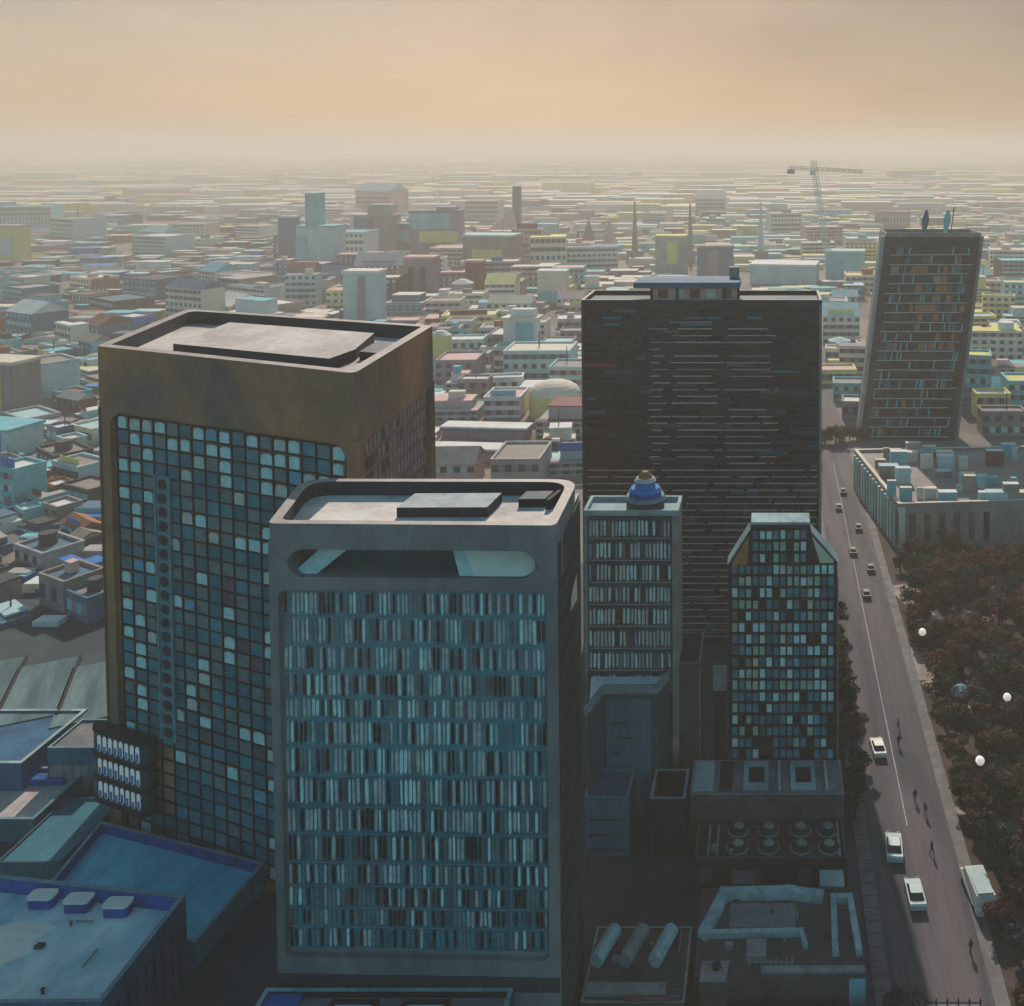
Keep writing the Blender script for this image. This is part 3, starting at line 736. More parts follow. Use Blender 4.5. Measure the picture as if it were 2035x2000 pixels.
# G: dark block whose pale roof lies at the foot of the finned tower
def l_block():
    t = empty('office_block', (-20.6, 147, 0), 0, 'dark teal block with pale roof and bent parapet below the finned tower', 'building')
    out = [(-5.4, -7.2), (-4.0, -1.4), (4.0, -1.4), (5.4, 9.5), (-6.8, 9.5)]
    w = MB(); w.prism([(-5.4, -7.2), (-4.0, -1.4), (4.0, -1.4), (5.4, 2.8), (-6.8, 2.8)], 0, 20.0, 0); w.build('wall', 'slate', t)
    r_ = MB(); r_.prism([(-5.2, -6.8), (-4.2, -.9), (3.7, -.9), (4.9, 2.7), (-6.6, 2.7)], 20.0, 20.12, 0); r_.build('roof', 'roof_near', t)
    p = MB()
    for a, c in (((-5.4, -7.2), (-4.0, -1.4)), ((-4.0, -1.4), (4.0, -1.4)), ((4.0, -1.4), (5.4, 2.8))):
        T, L = face(a, c); q = MB(T); q.box(-.1, L + .1, 19.7, 20.9, -.45, .05, 0)
        q.build('parapet', 'line_teal', t)
    s = MB(lambda u, v, w: (-4.0 + u, -1.4 - w, v)); s.box(.3, 7.0, 1, 18.9, .003, .1, 0)
    for k in range(5): s.box(1.2 + (k % 2) * .6, 4.4 - (k % 3), 6 + k * 2.3, 6.2 + k * 2.3, .1, .2, 1)
    s.build('front_panel', ['teal_wall', 'night'], t)
l_block()
t = block('slim_block', 'slim dark block with thin pale edge between the teal block and gridded tower', -15.0, -10.6, 150, 160, 22, 'concrete_dark', 'night', 'concrete', .3, .5)
q = MB(); q.box(2.05, 2.203, -5.1, -5.003, 0, 21.6, 0); q.build('edge_strip', 'concrete', t)
b = MB(); b.box(-1, 1, -1.5, 1.5, 0, 19.5, 0); b.box(-1.1, 1.1, -1.62, -1.503, 15.6, 19.6, 1)
b.build('wall', ['slate', 'steel'], None, (-7.8, 155.5, 0)).name = 'stair_tower'
tag(bpy.data.objects['stair_tower'], 'narrow stair tower topped by a pale panel left of the gridded tower', 'building')
t = block('low_block', 'small teal block with flat bright roof right beside the grey tower', -26.2, -20.0, 138.5, 145.2, 8.6, 'teal_wall', 'blue_wall', 'line_teal', .3, .4); win_rows(t, ['slate', 'night'], 3, .12, 2)
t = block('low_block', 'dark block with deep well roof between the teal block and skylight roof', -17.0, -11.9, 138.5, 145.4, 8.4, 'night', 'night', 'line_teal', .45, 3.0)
# J: skylight roof
t = block('low_block', 'flat grey roofed block with square skylights at the foot of gridded tower', -11.4, 10.6, 139.4, 147.6, 8.4, 'concrete_dark', 'roof_grey', 'concrete', .3, .12)
for x0, x1, k in ((-10.6, -7.8, 'roof_teal'), (-6.9, -5.0, 'night')):
    q = MB(); q.box(x0, x1, -3.2, 3.5, 8.3, 8.55, 0); q.build('roof_panel', k, t)
for x in (-3.4, 3.4):
    q = MB(); q.ring([(x, -3.0), (x + 3.6, -3.0), (x + 3.6, 2.8), (x, 2.8)], [(x + .7, -2.2), (x + 3.0, -2.2), (x + 3.0, 2.2), (x + .7, 2.2)], 8.3, 9.0, 0); s_ = q.build('skylight', 'roof_teal', t)
    q = MB(); q.box(x + .7, x + 3.0, -2.2, 2.2, 8.35, 8.5, 0); q.build('pane', 'dark_glass', s_)
for x in (1.6, 8.4):
    q = MB(); q.box(x, x + .35, -3, 3.4, 8.3, 8.8, 0); q.build('duct', 'steel', t)
# K: round fans
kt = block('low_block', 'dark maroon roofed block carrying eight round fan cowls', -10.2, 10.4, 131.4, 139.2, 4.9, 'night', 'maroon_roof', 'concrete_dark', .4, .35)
for x in (-8.6, -7.4):
    q = MB(); q.box(x, x + .25, -2.9, 3.0, 4.55, 4.75, 0); q.build('duct', 'line_teal', kt)
q = MB(); q.box(9.2, 9.55, -3.4, 3.4, 4.55, 4.9, 0); q.build('duct', 'concrete', kt)
for x in (-4.5, -.3, 4.2, 8.0):
    for y in (-1.75, 1.75):
        f_ = MB(); f_.cone(x, y, 4.5, 5.0, 1.35, 1.4, 18, 0); f_.cone(x, y, 5.0, 5.35, 1.2, .7, 18, 0)
        f_.ring([(x + 1.5 * math.cos(a * .349), y + 1.5 * math.sin(a * .349)) for a in range(18)], [(x + 1.3 * math.cos(a * .349), y + 1.3 * math.sin(a * .349)) for a in range(18)], 4.7, 4.95, 1)
        fo = f_.build('fan_cowl', ['night', 'line_teal'], kt)
        q = MB(); q.cone(x + .05, y + .15, 5.35, 5.6, .62, .5, 12, 0, None, 1.25); q.build('fan_cap', 'concrete', fo)
q = MB()
q.box(-9.9, 9.9, -3.95, -3.902, 1.1, 3.7, 1)
for k in range(6): q.box(-9.6 + k * 3.3, -7.8 + k * 3.3, -3.99, -3.95, 1.2, 3.6, k % 2)
q.build('ribbon_window', ['mauve_glass', 'night'], kt)
clutter(kt, -9.6, 8.5, -3.2, 3.0, 4.55, 6, 4)
# M: low building with a pale bent walkway on its roof
mt = block('low_block', 'low dark building with a pale angled walkway bent over its roof', -8.8, 11.2, 112.6, 126.6, 4.4, 'concrete_dark', 'concrete_dark', 'concrete_dark', .3, .2)
def mpath(pts, w, z0, z1, mat, name, parent):
    b = MB()
    for i in range(len(pts) - 1):
        p, q = Vector(pts[i]), Vector(pts[i + 1]); d = (q - p).normalized(); n = Vector((-d.y, d.x)) * w / 2; e = d * w / 2
        z = z1 - i * .006
        b.prism([tuple(p - e - n), tuple(q + e - n), tuple(q + e + n), tuple(p - e + n)], z0, z, 0)
    return b.build(name, mat, parent)
mpath([(-9.2, -.9), (-7.0, 5.4), (1.4, 5.7), (5.0, 5.0)], 1.25, 4.2, 5.3, 'roof_mid', 'walkway', mt)
mpath([(-8.8, -1.0), (2.6, -.7), (3.0, -2.6)], .6, 4.2, 5.0, 'roof_mid', 'walkway', mt)
mpath([(6.6, -3.6), (6.9, 4.6), (9.0, 4.7), (9.4, -3.6)], .75, 4.2, 5.2, 'roof_mid', 'pergola', mt)
q = MB(); q.box(-6.2, 2.0, .2, 4.2, 4.2, 4.5, 0); q.build('roof_panel', 'roof_grey', mt)
q = MB(); q.box(-4.0, -1.6, -4.8, -2.2, 4.2, 5.0, 0); q.build('plant_box', 'concrete', mt)
q = MB(); q.box(-2.2, 9.9, -6.6, -5.9, 4.2, 4.75, 0); q.build('ledge', 'concrete', mt)
q = MB(); q.box(8.0, 9.9, -7.2, -7.003, 1.0, 4.1, 0); q.build('sign_board', 'c_teal', mt)
r_ = MB()
for k in range(9): r_.box(-3.6 + k * .62, -3.5 + k * .62, -5.7, -5.4, 4.2, 5.1 + (k % 3) * .15, 0)
r_.box(-3.6, 1.6, -5.6, -5.5, 4.8, 4.9, 0); r_.build('railing', 'concrete', mt)
b = MB(); b.box(-1.7, 1.7, -2, 2, 0, 3.4, 0); b.box(-1.2, 1.2, -1.2, 1.2, 3.4, 3.9, 1); b.build('wall', ['concrete_dark', 'mauve_glass'], None, (-3.6, 129.2, 0)).name = 'kiosk'
tag(bpy.data.objects['kiosk'], 'small brown box kiosk in the gap before the fan roof', 'building')
b = MB(); b.box(-1.6, 1.6, -1.5, 1.5, 0, 3.9, 0, 1); b.build('wall', ['concrete', 'roof_teal'], None, (8.2, 129, 0)).name = 'kiosk'
tag([o for o in bpy.data.objects if o.name.startswith('kiosk')][-1], 'pale grey box kiosk near the road before the fan roof', 'building')
# N: three slanting tanks
nt = block('low_block', 'low dark roof carrying three slanting pale tanks right of the grey tower', -21.4, -9.6, 109.4, 120.6, 4.0, 'concrete_dark', 'concrete_dark', 'concrete', .3, .2)
for k, x in enumerate((-4.0, -.6, 2.9)):
    q = MB(); a, c = (x - 1.0, -.6), (x + .6, 4.2)
    q.bar((a[0], a[1], 4.7), (c[0], c[1], 4.7), .85, 0, 10); tk = q.build('tank', 'roof_mid' if k != 1 else 'concrete', nt, None, False)
    q = MB(); q.box(a[0] + .2, a[0] + .6, a[1] + .5, a[1] + .9, 3.8, 4.0, 0); q.box(c[0] - .6, c[0] - .2, c[1] - .9, c[1] - .5, 3.8, 4.0, 0); q.build('cradle', 'night', tk)
q = MB(); q.box(-5.6, 3.6, -4.6, -3.0, 3.8, 4.2, 0, 1); q.build('ledge', ['concrete', 'concrete'], nt)
q = MB(); q.box(-1.0, 4.6, -5.5, -4.9, 3.8, 4.15, 0); q.build('sign_board', 'c_maroon', nt)
ot = empty('plant_shed', (-6.4, 111.4, 0), 0, 'little pale shed with a round dark vent between the tanks and walkway', 'building')
q = MB(); q.prism([(-1.6, -1.5), (1.4, -1.5), (1.7, 1.5), (-1.5, 1.5)], 0, 6.0, 1, 0); q.build('wall', ['concrete', 'concrete_dark'], ot)
q = MB(); q.cone(.3, .5, 6.0, 6.4, .55, .5, 12, 0); q.build('vent', 'night', ot)
t = block('low_block', 'low teal roofed block at the bottom beside the grey tower', -20.4, -9.8, 99.5, 108.6, 2.6, 'blue_wall', 'c_teal', 'roof_teal', .3, .2)
q = MB(); q.box(-2.0, 2.6, -1.6, 2.2, 2.3, 3.0, 0); q.build('plant_box', 'grey_dark', t)
t = block('low_block', 'low dark reddish building at the bottom beside the left pavement', -9.0, 11.2, 97.0, 111.0, 2.2, 'maroon_roof', 'maroon_roof', 'concrete_dark', .3, .2)
# W: podium in front of the grey tower
wt = block('podium_block', 'blue edged podium roof with two pale skylights below the grey tower', -53.5, -27.2, 86, 103.1, 11.2, 'blue_wall', 'roof_grey', 'roof_teal', .5, .7, 'night')
q = MB(); q.box(-13.1, -9.0, 3.0, 8.0, 10.4, 11.0, 0); q.build('plant_box', 'blue', wt)
for x in (-5.5, 2.0):
    q = MB(); q.ring([(x, 3.6), (x + 5, 3.6), (x + 5, 7), (x, 7)], [(x + .5, 4), (x + 4.5, 4), (x + 4.5, 6.6), (x + .5, 6.6)], 10.4, 11.3, 0); s_ = q.build('skylight', 'night', wt)
    q = MB(); q.box(x + .5, x + 4.5, 4, 6.6, 10.6, 11.0, 0); q.build('pane', 'pane_pale', s_)
# R: blue roofed podium at the foot of the brown tower
def podium():
    t = empty('podium_block', (-82, 128, 0), 0, 'bright blue roofed podium with deep parapet at the foot of the brown tower', 'building')
    out = [(-12.0, 8.6), (-12.0, -18.0), (9.9, -13.0), (13.6, 6.3), (12.0, 6.4), (-11.0, 10.0)]
    out = [(-12.6, -4.8), (11.8, -9.2), (13.4, 4.6), (-14.6, 13.2)]
    w = MB(); w.prism(out, 0, 1.9, 0); w.build('wall', 'teal_wall', t)
    ins = inset(out, [.5, .55, .5, .5])
    r_ = MB(); r_.prism(ins, 1.9, 2.0, 0); r_.build('roof', 'blue_roof', t)
    p = MB(); p.ring(out, ins, 1.9, 3.4, 0, 1, 2); p.build('parapet', ['teal_wall', 'line_teal', 'blue'], t)
    T, L = face(out[1], out[2])
    q = MB(T)
    q.box(L - 2.0, L - 1.1, 0, 1.8, .003, .4, 0); q.build('pillar', 'line_teal', t)
podium()
# Q: near roof with three vents
qt = empty('near_block', (-84, 108, 0), 0, 'near block with pale roof, blue inner parapet and three white capped vents', 'building')
po = [(-13.0, -10.6), (9.6, -10.6), (9.4, 6.6), (-13.0, 10.2)]
po = [(-15, -5.5), (13.2, -5.2), (13.2, 10.2), (-15, 14)]
w = MB(); w.prism(po, 0, 8.0, 0); w.build('wall', 'blue_wall', qt)
pi_ = inset(po, [.45, .6, .6, .45])
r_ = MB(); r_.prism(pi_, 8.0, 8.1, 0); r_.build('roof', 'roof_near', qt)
r_ = MB(); r_.prism([(-8.5, 1.6), (-3.5, 1.2), (-.6, 3.4), (-1.6, 5.2), (-.2, 7.4), (-5.0, 8.2), (-8.8, 6.6)], 8.1, 8.16, 0); r_.build('painted_sun_patch', 'white_panel', qt)  # pale patch painted as a pool of sunlight on the roof
p = MB(); p.ring(po, pi_, 8.0, 9.9, 0, 1, 2); p.build('parapet', ['blue_wall', 'line_teal', 'blue'], qt)
for x, y in ((-4.6, 11.0), (.2, 10.4), (5.4, 9.7)):
    q = MB(); q.prism(rounded([(x - 1.5, y - 1.0), (x + 1.5, y - 1.0), (x + 1.5, y + .6), (x - 1.5, y + .6)], .5, 3), 8.1, 9.3, 0); v_ = q.build('vent', 'blue', qt)
    q = MB(); q.prism(rounded([(x - 1.6, y - 1.1), (x + 1.6, y - 1.1), (x + 1.6, y + .7), (x - 1.6, y + .7)], .6, 3), 9.3, 9.55, 0); q.build('vent_cap', 'white_panel', v_)
T, L = face(po[1], po[2])
q = MB(T)
for k in range(9): q.box(.8 + k * 1.6, 1.0 + k * 1.6, .3, 7.8, .003, .12, 0)
q.build('side_rib', 'night', qt)
# S: small roof behind
t = block('low_block', 'small roof with dark blue inner parapet left of the blue podium', -128, -106.5, 141.5, 154, 3.4, 'teal_wall', 'roof_pink', 'line_teal', .5, 1.4, 'blue')
q = MB(); q.box(2, 8, 3.5, 5.2, 2.0, 3.0, 0); q.build('plant_box', 'blue', t)
t = block('low_block', 'plain dark teal block wedged between two roofs beside the blue podium', -106.2, -97.4, 134, 148, 2.4, 'teal_wall', 'teal_wall', 'slate', .3, .3)
t = block('low_block', 'blue walled block with a sloping pale edge at the left picture side', -140, -114.5, 150, 165, 6.4, 'blue_wall', 'blue_wall', 'roof_teal', .6, .5); win_rows(t, ['blue', 'teal_wall'], 2, .5, 5, 'side')
t = block('low_block', 'grey green box with upright ribs just left of the brown tower', -112.0, -103.6, 152, 160, 7.6, 'teal_wall', 'roof_grey', 'line_teal', .4, .3); win_rows(t, ['teal_glass_c', 'concrete'], 1, .7, 6)
for k, (x, lab) in enumerate(((-137, 'long ribbed shed roof over columns, outermost of three at the left side'), (-127, 'long ribbed shed roof over columns, middle one of three at the left side'), (-117, 'long ribbed shed roof over columns, nearest the brown tower'))):
    t = empty('shed', (x, 170, 0), R(26), lab, 'shed', 'ribbed sheds left of the brown tower')
    q = MB(); q.box(-4.2, 4.2, -7, 12, 0, 5.6, 0); q.build('wall', 'blue_wall', t)
    q = MB(); q.prism([(-4.8, -9), (4.6, -9), (4.6, 12.4), (-4.8, 12.4)], 5.6, 6.1, 0); q.build('roof', 'shed_roof', t)
    q = MB(); q.box(4.6, 4.9, -9, 12.4, 5.5, 6.5, 0); q.build('roof_edge', 'night', t)
    for j in range(4):
        q = MB(); q.box(-4.4 + j * 2.6, -4.0 + j * 2.6, -8.8, -8.4, 0, 5.6, 0); q.build('column', 'line_teal', t)

# ------------------------------------------------------------------ columned block beside the road
def columned():
    t = empty('columned_block', (28, 252, 0), 0, 'long cream and teal columned block beside the far road behind the park', 'building')
    A, Bc, Cc, Dc = (4.2, -2.5), (60, 2), (60, 48), (-3.0, 44)
    w = MB(); w.prism([A, Bc, Cc, Dc], 0, 10.4, 0); w.build('wall', 'c_taupe', t)
    ins = inset([A, Bc, Cc, Dc], [1, 1, 1, 1])
    p = MB(); p.ring([A, Bc, Cc, Dc], ins, 10.4, 11.3, 0, 1); p.build('parapet', ['c_taupe', 'c_cream'], t)
    r_ = MB(); r_.prism(ins, 10.4, 10.5, 0); r_.build('roof', 'c_taupe', t)
    T, L = face(Dc, A)
    for k in range(15):
        u = 2 + k * (L - 4) / 14
        q = MB(T); q.box(u, u + 1.1, 0, 10.2, .003, .7, 0); q.build('column', ('c_cream', 'c_pale teal', 'c_teal')[k % 3], t)
        q = MB(T); q.box(u + 1.25, u + 2.6, 1, 9.2, .003, .15, 0); q.build('window', 'c_maroon' if k % 2 else 'dark_glass', t)
    T, L = face(A, Bc)
    for k in range(14):
        q = MB(T); u = 3 + k * 3.8; q.box(u, u + 1.6, 1.2, 8.6, .003, .12, 0); q.build('window', pick((('mauve_glass', 2), ('dark_glass', 2), ('rust', 1), ('c_taupe', 1))), t)
    q = MB(T); q.box(0, 1.8, 0, 10.3, .004, .5, 0); q.build('column', 'c_cream', t)
    random.seed(5)
    for k in range(46):
        x, y = random.uniform(3, 56), random.uniform(3, 41); s = random.uniform(.8, 2.8)
        if k > 36: x, y = random.uniform(5, 56), 2.6
        q = MB(); q.box(x - s, x + s, y - s * .5, y + s * .5, 10.5, 10.5 + random.uniform(1.5, 4.5), 0, 1); q.build('roof_hut', [pick((('c_teal', 3), ('c_pale teal', 3), ('c_cream', 2), ('c_maroon', 1), ('c_taupe', 2))), pick((('c_pale teal', 2), ('c_cream', 2), ('c_white', 1)))], t)
columned()
random.seed(23)

# ------------------------------------------------------------------ the hazy city
def to_px(x, y, z):
    c, s = math.cos(R(2.5)), math.sin(R(2.5)); v = z - 100
    d = y * c - v * s; u = y * s + v * c
    return 1530 + 2000 * x / d, 387 - 2000 * u / d
def hidden(x, y, h):
    px, py = to_px(x, y, 0); tx, ty = to_px(x, y, h)
    if 215 < px < 850 and ty > 690 - (px - 200) * 0.08: return True
    if 1165 < px < 1625 and ty > 600: return True
    if 1725 < px < 1925 and ty > 490 and y > 330: return True
    if px > 1690 and ty > 900: return True
    if px > 1660 and y < 352 and ty > 600: return True
    if 1560 < px < 1740 and ty > 870: return True
    return False
USED = set()
SIZES = ('tiny', 'small', 'mid sized', 'large')
def region(px, py, y):
    if px < 230: return 'left of the brown tower'
    if px < 865: return 'past the brown tower roof' if y < 620 else 'far above the brown tower'
    if px < 1160: return 'between brown and black towers' if y < 520 else 'in haze above the grey tower'
    if px < 1640: return 'behind the black slab tower'
    return 'left of the leaning tower' if px < 1760 else 'right of the leaning tower' if px > 1915 else 'behind the leaning tower'
def city_building(x, y, w, d, h, rz, colr, roofc, form, feat, near):
    t = empty('city_building', (x, y, 0), rz, None, 'building', 'city buildings in the haze')
    mw, mr = 'c_' + colr, 'c_' + roofc
    b = MB(); a, c = w / 2, d / 2
    if form == 'round': b.cone(0, 0, 0, h, a, a, 18, 0)
    elif form == 'stepped': b.box(-a, a, -c, c, 0, h * .6, 0); b.box(-a * .6, a * .75, -c * .6, c * .8, h * .6, h - .1, 0)
    elif form == 'angled': b.prism([(-a, -c), (a, -c), (a, c), (a * .1, c), (a * .1, 0), (-a, 0)], 0, h, 0)
    else: b.box(-a, a, -c, c, 0, h, 0)
    b.build('wall', mw, t)
    b = MB()
    if form == 'round': b.cone(0, 0, h, h + a * .35, a * 1.03, a * .35, 18, 0)
    elif form == 'gabled':
        r = min(a, c) * .6
        b.poly([(-a - .3, -c - .3, h), (a + .3, -c - .3, h), (a + .3, 0, h + r), (-a - .3, 0, h + r)]); b.poly([(a + .3, c + .3, h), (-a - .3, c + .3, h), (-a - .3, 0, h + r), (a + .3, 0, h + r)])
        b.poly([(-a, -c, h), (-a, c, h), (-a, 0, h + r)]); b.poly([(a, -c, h), (a, c, h), (a, 0, h + r)])
    elif form == 'stepped': b.box(-a * .62, a * .77, -c * .62, c * .82, h - .1, h + .3, 0); b.box(-a + .1, a - .1, -c + .1, -c * .62, h * .6, h * .6 + .15, 0)
    elif form == 'angled': b.prism([(-a - .1, -c - .1), (a + .1, -c - .1), (a + .1, c + .1), (a * .1, c + .1), (a * .1, 0.1), (-a - .1, 0.1)], h, h + .4, 0)
    else:
        k = .25 + .02 * w
        b.box(-a, a, -c, c, h, h + .15, 0)
        b.ring([(-a - .15, -c - .15), (a + .15, -c - .15), (a + .15, c + .15), (-a - .15, c + .15)], [(-a + k, -c + k), (a - k, -c + k), (a - k, c - k), (-a + k, c - k)], h + .151, h + .9, 1)
    b.build('roof', [mr, mw], t)
    if feat != 'bare':
        b = MB(); z = h + (.3 if form in ('boxy', 'angled', 'stepped') else 0)
        if form == 'angled': ox, oy = a * .5, -c * .45
        elif form == 'round': ox, oy, z = 0, 0, h + a * .3
        elif form == 'gabled': ox, oy = -a * .3, c * .3
        else: ox, oy = random.uniform(-.25, .25) * a, random.uniform(-.2, .2) * c
        if feat == 'tank': b.cone(ox, oy, z, z + 2.2 + .05 * w, .12 * w + .5, .12 * w + .5, 10, 0); b.build('water_tank', 'c_' + random.choice(('teal', 'rust', 'white', 'dark grey')), t)
        elif feat == 'hut': b.box(ox - a * .25, ox + a * .25, oy - c * .22, oy + c * .22, z, z + 2 + h * .08, 0); b.build('roof_hut', 'c_' + random.choice(('mauve', 'cream', 'slate blue', 'pink')), t)
        elif feat == 'sign': b.box(-a * .7, a * .7, -c * .75, -c * .72, z, z + 1.6 + h * .12, 0); b.build('roof_sign', 'c_' + random.choice(('yellow', 'teal', 'maroon', 'bright blue')), t)
        elif feat == 'mast': b.bar((ox, oy, z), (ox, oy, z + 3 + h * .35), .12 + .006 * w, 0, 5); b.build('mast', 'c_dark grey', t)
    if near and form != 'round':
        nrow = max(1, min(5, int(h / 3.2))); hh = h * (.6 if form == 'stepped' else 1)
        for j in range(nrow):
            b = MB(); z = hh * (j + .3) / nrow
            n = max(2, int(w / 2)); z1 = z + hh / nrow * .5
            for i in range(n):
                u, u2 = -a + .3 + (w - .6) * i / n, -a + .3 + (w - .6) * (i + 1) / n
                b.poly([(u, -c - .08, z), (u2, -c - .08, z), (u2, -c - .08, z1), (u, -c - .08, z1)], i % 2)
                b.poly([(u, -c - .08, z1), (u2, -c - .08, z1), (u2, -c - .002, z1), (u, -c - .002, z1)], 0)
            b.build('ribbon_window', ['c_dark grey' if colr not in ('dark grey', 'slate blue') else 'c_teal', random.choice(('c_slate blue', 'c_mauve', 'c_pale teal'))], t)
    return t
PAL_LOW = (('teal', 3), ('slate blue', 5), ('bright blue', .8), ('taupe', 2), ('rust', 1.0), ('maroon', .6), ('dark grey', 3), ('grey', 2), ('pale teal', 1.2), ('white', .6))
PAL_L = (('teal', 3), ('pale teal', 2.5), ('slate blue', 3), ('bright blue', 1), ('white', 1.8), ('taupe', 3), ('rust', 1.1), ('maroon', .7), ('dark grey', 1.6), ('yellow', .7), ('cream', 1.5), ('grey', 2.5))
PAL_M = (('pink', 4), ('white', 4), ('mauve', 2.5), ('pale teal', 2), ('teal', 1.6), ('cream', 2.5), ('maroon', .9), ('grey', 2), ('taupe', 1.5), ('slate blue', .7), ('yellow', .4))
PAL_R = (('yellow', 3), ('pale teal', 3), ('teal', 2.4), ('cream', 3), ('taupe', 2), ('white', 1.4), ('dark grey', .8), ('mauve', .8), ('pink', .7))
PAL_F = (('cream', 3), ('pale teal', 2.5), ('yellow', 1.6), ('pink', 2), ('teal', 1.6), ('white', 2), ('mauve', 1.2), ('slate blue', 1), ('taupe', 1.4))
placed = []
FORMW = (('boxy', 5), ('gabled', 2), ('stepped', 2), ('angled', 1.4), ('round', .7))
def try_place(x, y, s, zone):
    pal = {'L': PAL_L, 'K': PAL_L, 'M': PAL_M, 'R': PAL_R, 'F': PAL_F}[zone]
    if zone == 'L' and y < 330: pal = PAL_LOW
    w, d = s * random.uniform(.8, 1.7), s * random.uniform(.7, 1.2)
    h = s * random.uniform(.35, .8)
    if random.random() < .12: h *= 1.8
    if zone in 'LK': h *= .7
    rad = math.hypot(w, d) / 2
    for (a, b, r) in placed:
        if abs(a - x) < 60 and math.hypot(a - x, b - y) < (r + rad) * .82: return
    px, py = to_px(x, y, 0); tx, ty = to_px(x, y, h)
    if px < -60 or px > 2095 or hidden(x, y, h): return
    if 13 < x < 28.5 and y < 420: return
    form = pick(FORMW)
    if form == 'round' and (zone == 'R' or w > 18 or y < 360): form = 'boxy'
    if form == 'round': d = w
    reg = region(px, py, y)
    for _ in range(40):
        colr, roofc = pick(pal), pick(pal)
        feat = pick((('bare', 4), ('tank', 1.5), ('hut', 2.2), ('sign', 1), ('mast', 1)))
        if roofc == colr: roofc = 'white' if colr != 'white' else 'pink'
        sz = SIZES[0 if w * 2000 / y < 26 else 1 if w * 2000 / y < 48 else 2 if w * 2000 / y < 85 else 3]
        ft = {'bare': '', 'tank': ' and water tank', 'hut': ' and roof hut', 'sign': ' and roof sign', 'mast': ' and thin mast'}[feat]
        lab = f'{sz} {form} {colr} block, {roofc} roof{ft}, {reg}'
        if lab not in USED and len(lab.split()) <= 16: break
    else: return
    if len(lab.split()) > 16: lab = lab.replace(' building', '').replace('mid sized', 'medium')
    USED.add(lab)
    rz = {'L': R(-32), 'K': R(-28), 'M': R(4), 'R': R(-4), 'F': R(random.choice((-25, 5, 12)))}[zone] + R(random.uniform(-7, 7))
    t = city_building(x, y, w, d, h, rz, colr, roofc, form, feat, w * 2000 / y > 34)
    t['label'] = lab
    placed.append((x, y, rad))
RES = []   # reserved spots: landmarks
def reserve(x, y, r): placed.append((x, y, r))

# landmarks of the middle distance
def landmark(name, x, y, label, parts, cat='building', rz=0, rad=12):
    t = empty(name, (x, y, 0), rz, label, cat); reserve(x, y, rad)
    for pn, mats, fn in parts:
        b = MB(); fn(b); b.build(pn, mats, t)
    return t
def at(px, py):
    c, s = math.cos(R(2.5)), math.sin(R(2.5)); bb = (387 - py) / 2000
    k = 100 / (s - bb * c); return ((px - 1530) / 2000 * k, (c + bb * s) * k)
for px, py, lab, L in ((968, 868, 'long low shed with pale blue roof between brown and black towers, the farther', 30), (962, 912, 'long low shed with pale roof right behind the grey tower roof', 29)):
    x, y = at(px, py)
    landmark('shed', x, y, lab, (('wall', 'c_mauve', lambda b: b.box(-L / 2, L / 2, -3.4, 3.4, 0, 3.6, 0)), ('roof', 'c_white', lambda b: b.prism([(-L / 2 - .5, -3.8), (L / 2 + .5, -3.8), (L / 2 + .5, 3.8), (-L / 2 - .5, 3.8)], 3.6, 4.3, 0)), ('roof_edge', 'c_slate blue', lambda b: b.box(-L / 2 - .5, L / 2 + .5, -3.95, -3.803, 3.0, 3.7, 0))), 'shed', R(-5), 17)
x, y = at(1100, 912)
landmark('storage_tank', x, y, 'squat black round tank with a painted pale glint left of the black tower', (('shell', 'c_dark grey', lambda b: b.cone(0, 0, 0, 6, 4.2, 4.2, 22, 0)), ('lid', 'night', lambda b: b.cone(0, 0, 6, 7.2, 4.2, 2.2, 22, 0)), ('hatch_and_glint', 'c_white', lambda b: b.box(.2, 2.6, -3.2, -1.8, 6.5, 7.4, 0))), 'tank', 0, 6)  # white box on the lid stands in for a light glint
x, y = at(1103, 822)
landmark('domed_hall', x, y, 'broad cream domed hall with yellow side beside the black slab tower', (('wall', 'c_yellow', lambda b: b.cone(0, 0, 0, 8, 9.5, 9.5, 26, 0)), ('dome', 'c_cream', lambda b: [b.cone(0, 0, 8 + 5 * math.sin(a * .26), 8 + 5 * math.sin((a + 1) * .26), 9.6 * math.cos(a * .26), 9.6 * math.cos((a + 1) * .26), 26, 0) for a in range(6)])), 'hall', 0, 12)
x, y = at(1038, 712)
landmark('apartment_tower', x, y, 'upright pale tower with a teal front strip and sloped white top', (('wall', 'c_white', lambda b: b.box(-8, 8, -4, 4, 0, 19, 0)), ('front_strip', 'c_teal', lambda b: b.box(-2, 6.5, -4.3, -4.003, 1, 18, 0)), ('roof', 'c_cream', lambda b: b.prism([(-9, -5), (9, -4.4), (9.5, 5), (-8.4, 5)], 19, 20.4, 0)), ('roof_hut', 'c_white', lambda b: b.prism([(-5, -2), (6, -2), (7, 3), (-4, 3)], 20.4, 24, 0))), 'building', 0, 11)
x, y = at(876, 735)
landmark('round_block', x, y, 'yellow round block peeping out right of the brown tower', (('wall', 'c_yellow', lambda b: b.cone(0, 0, 0, 16, 5.0, 5.0, 20, 0)), ('roof', 'c_cream', lambda b: b.cone(0, 0, 16, 18, 5.0, 2, 20, 0))), 'building', 0, 7)
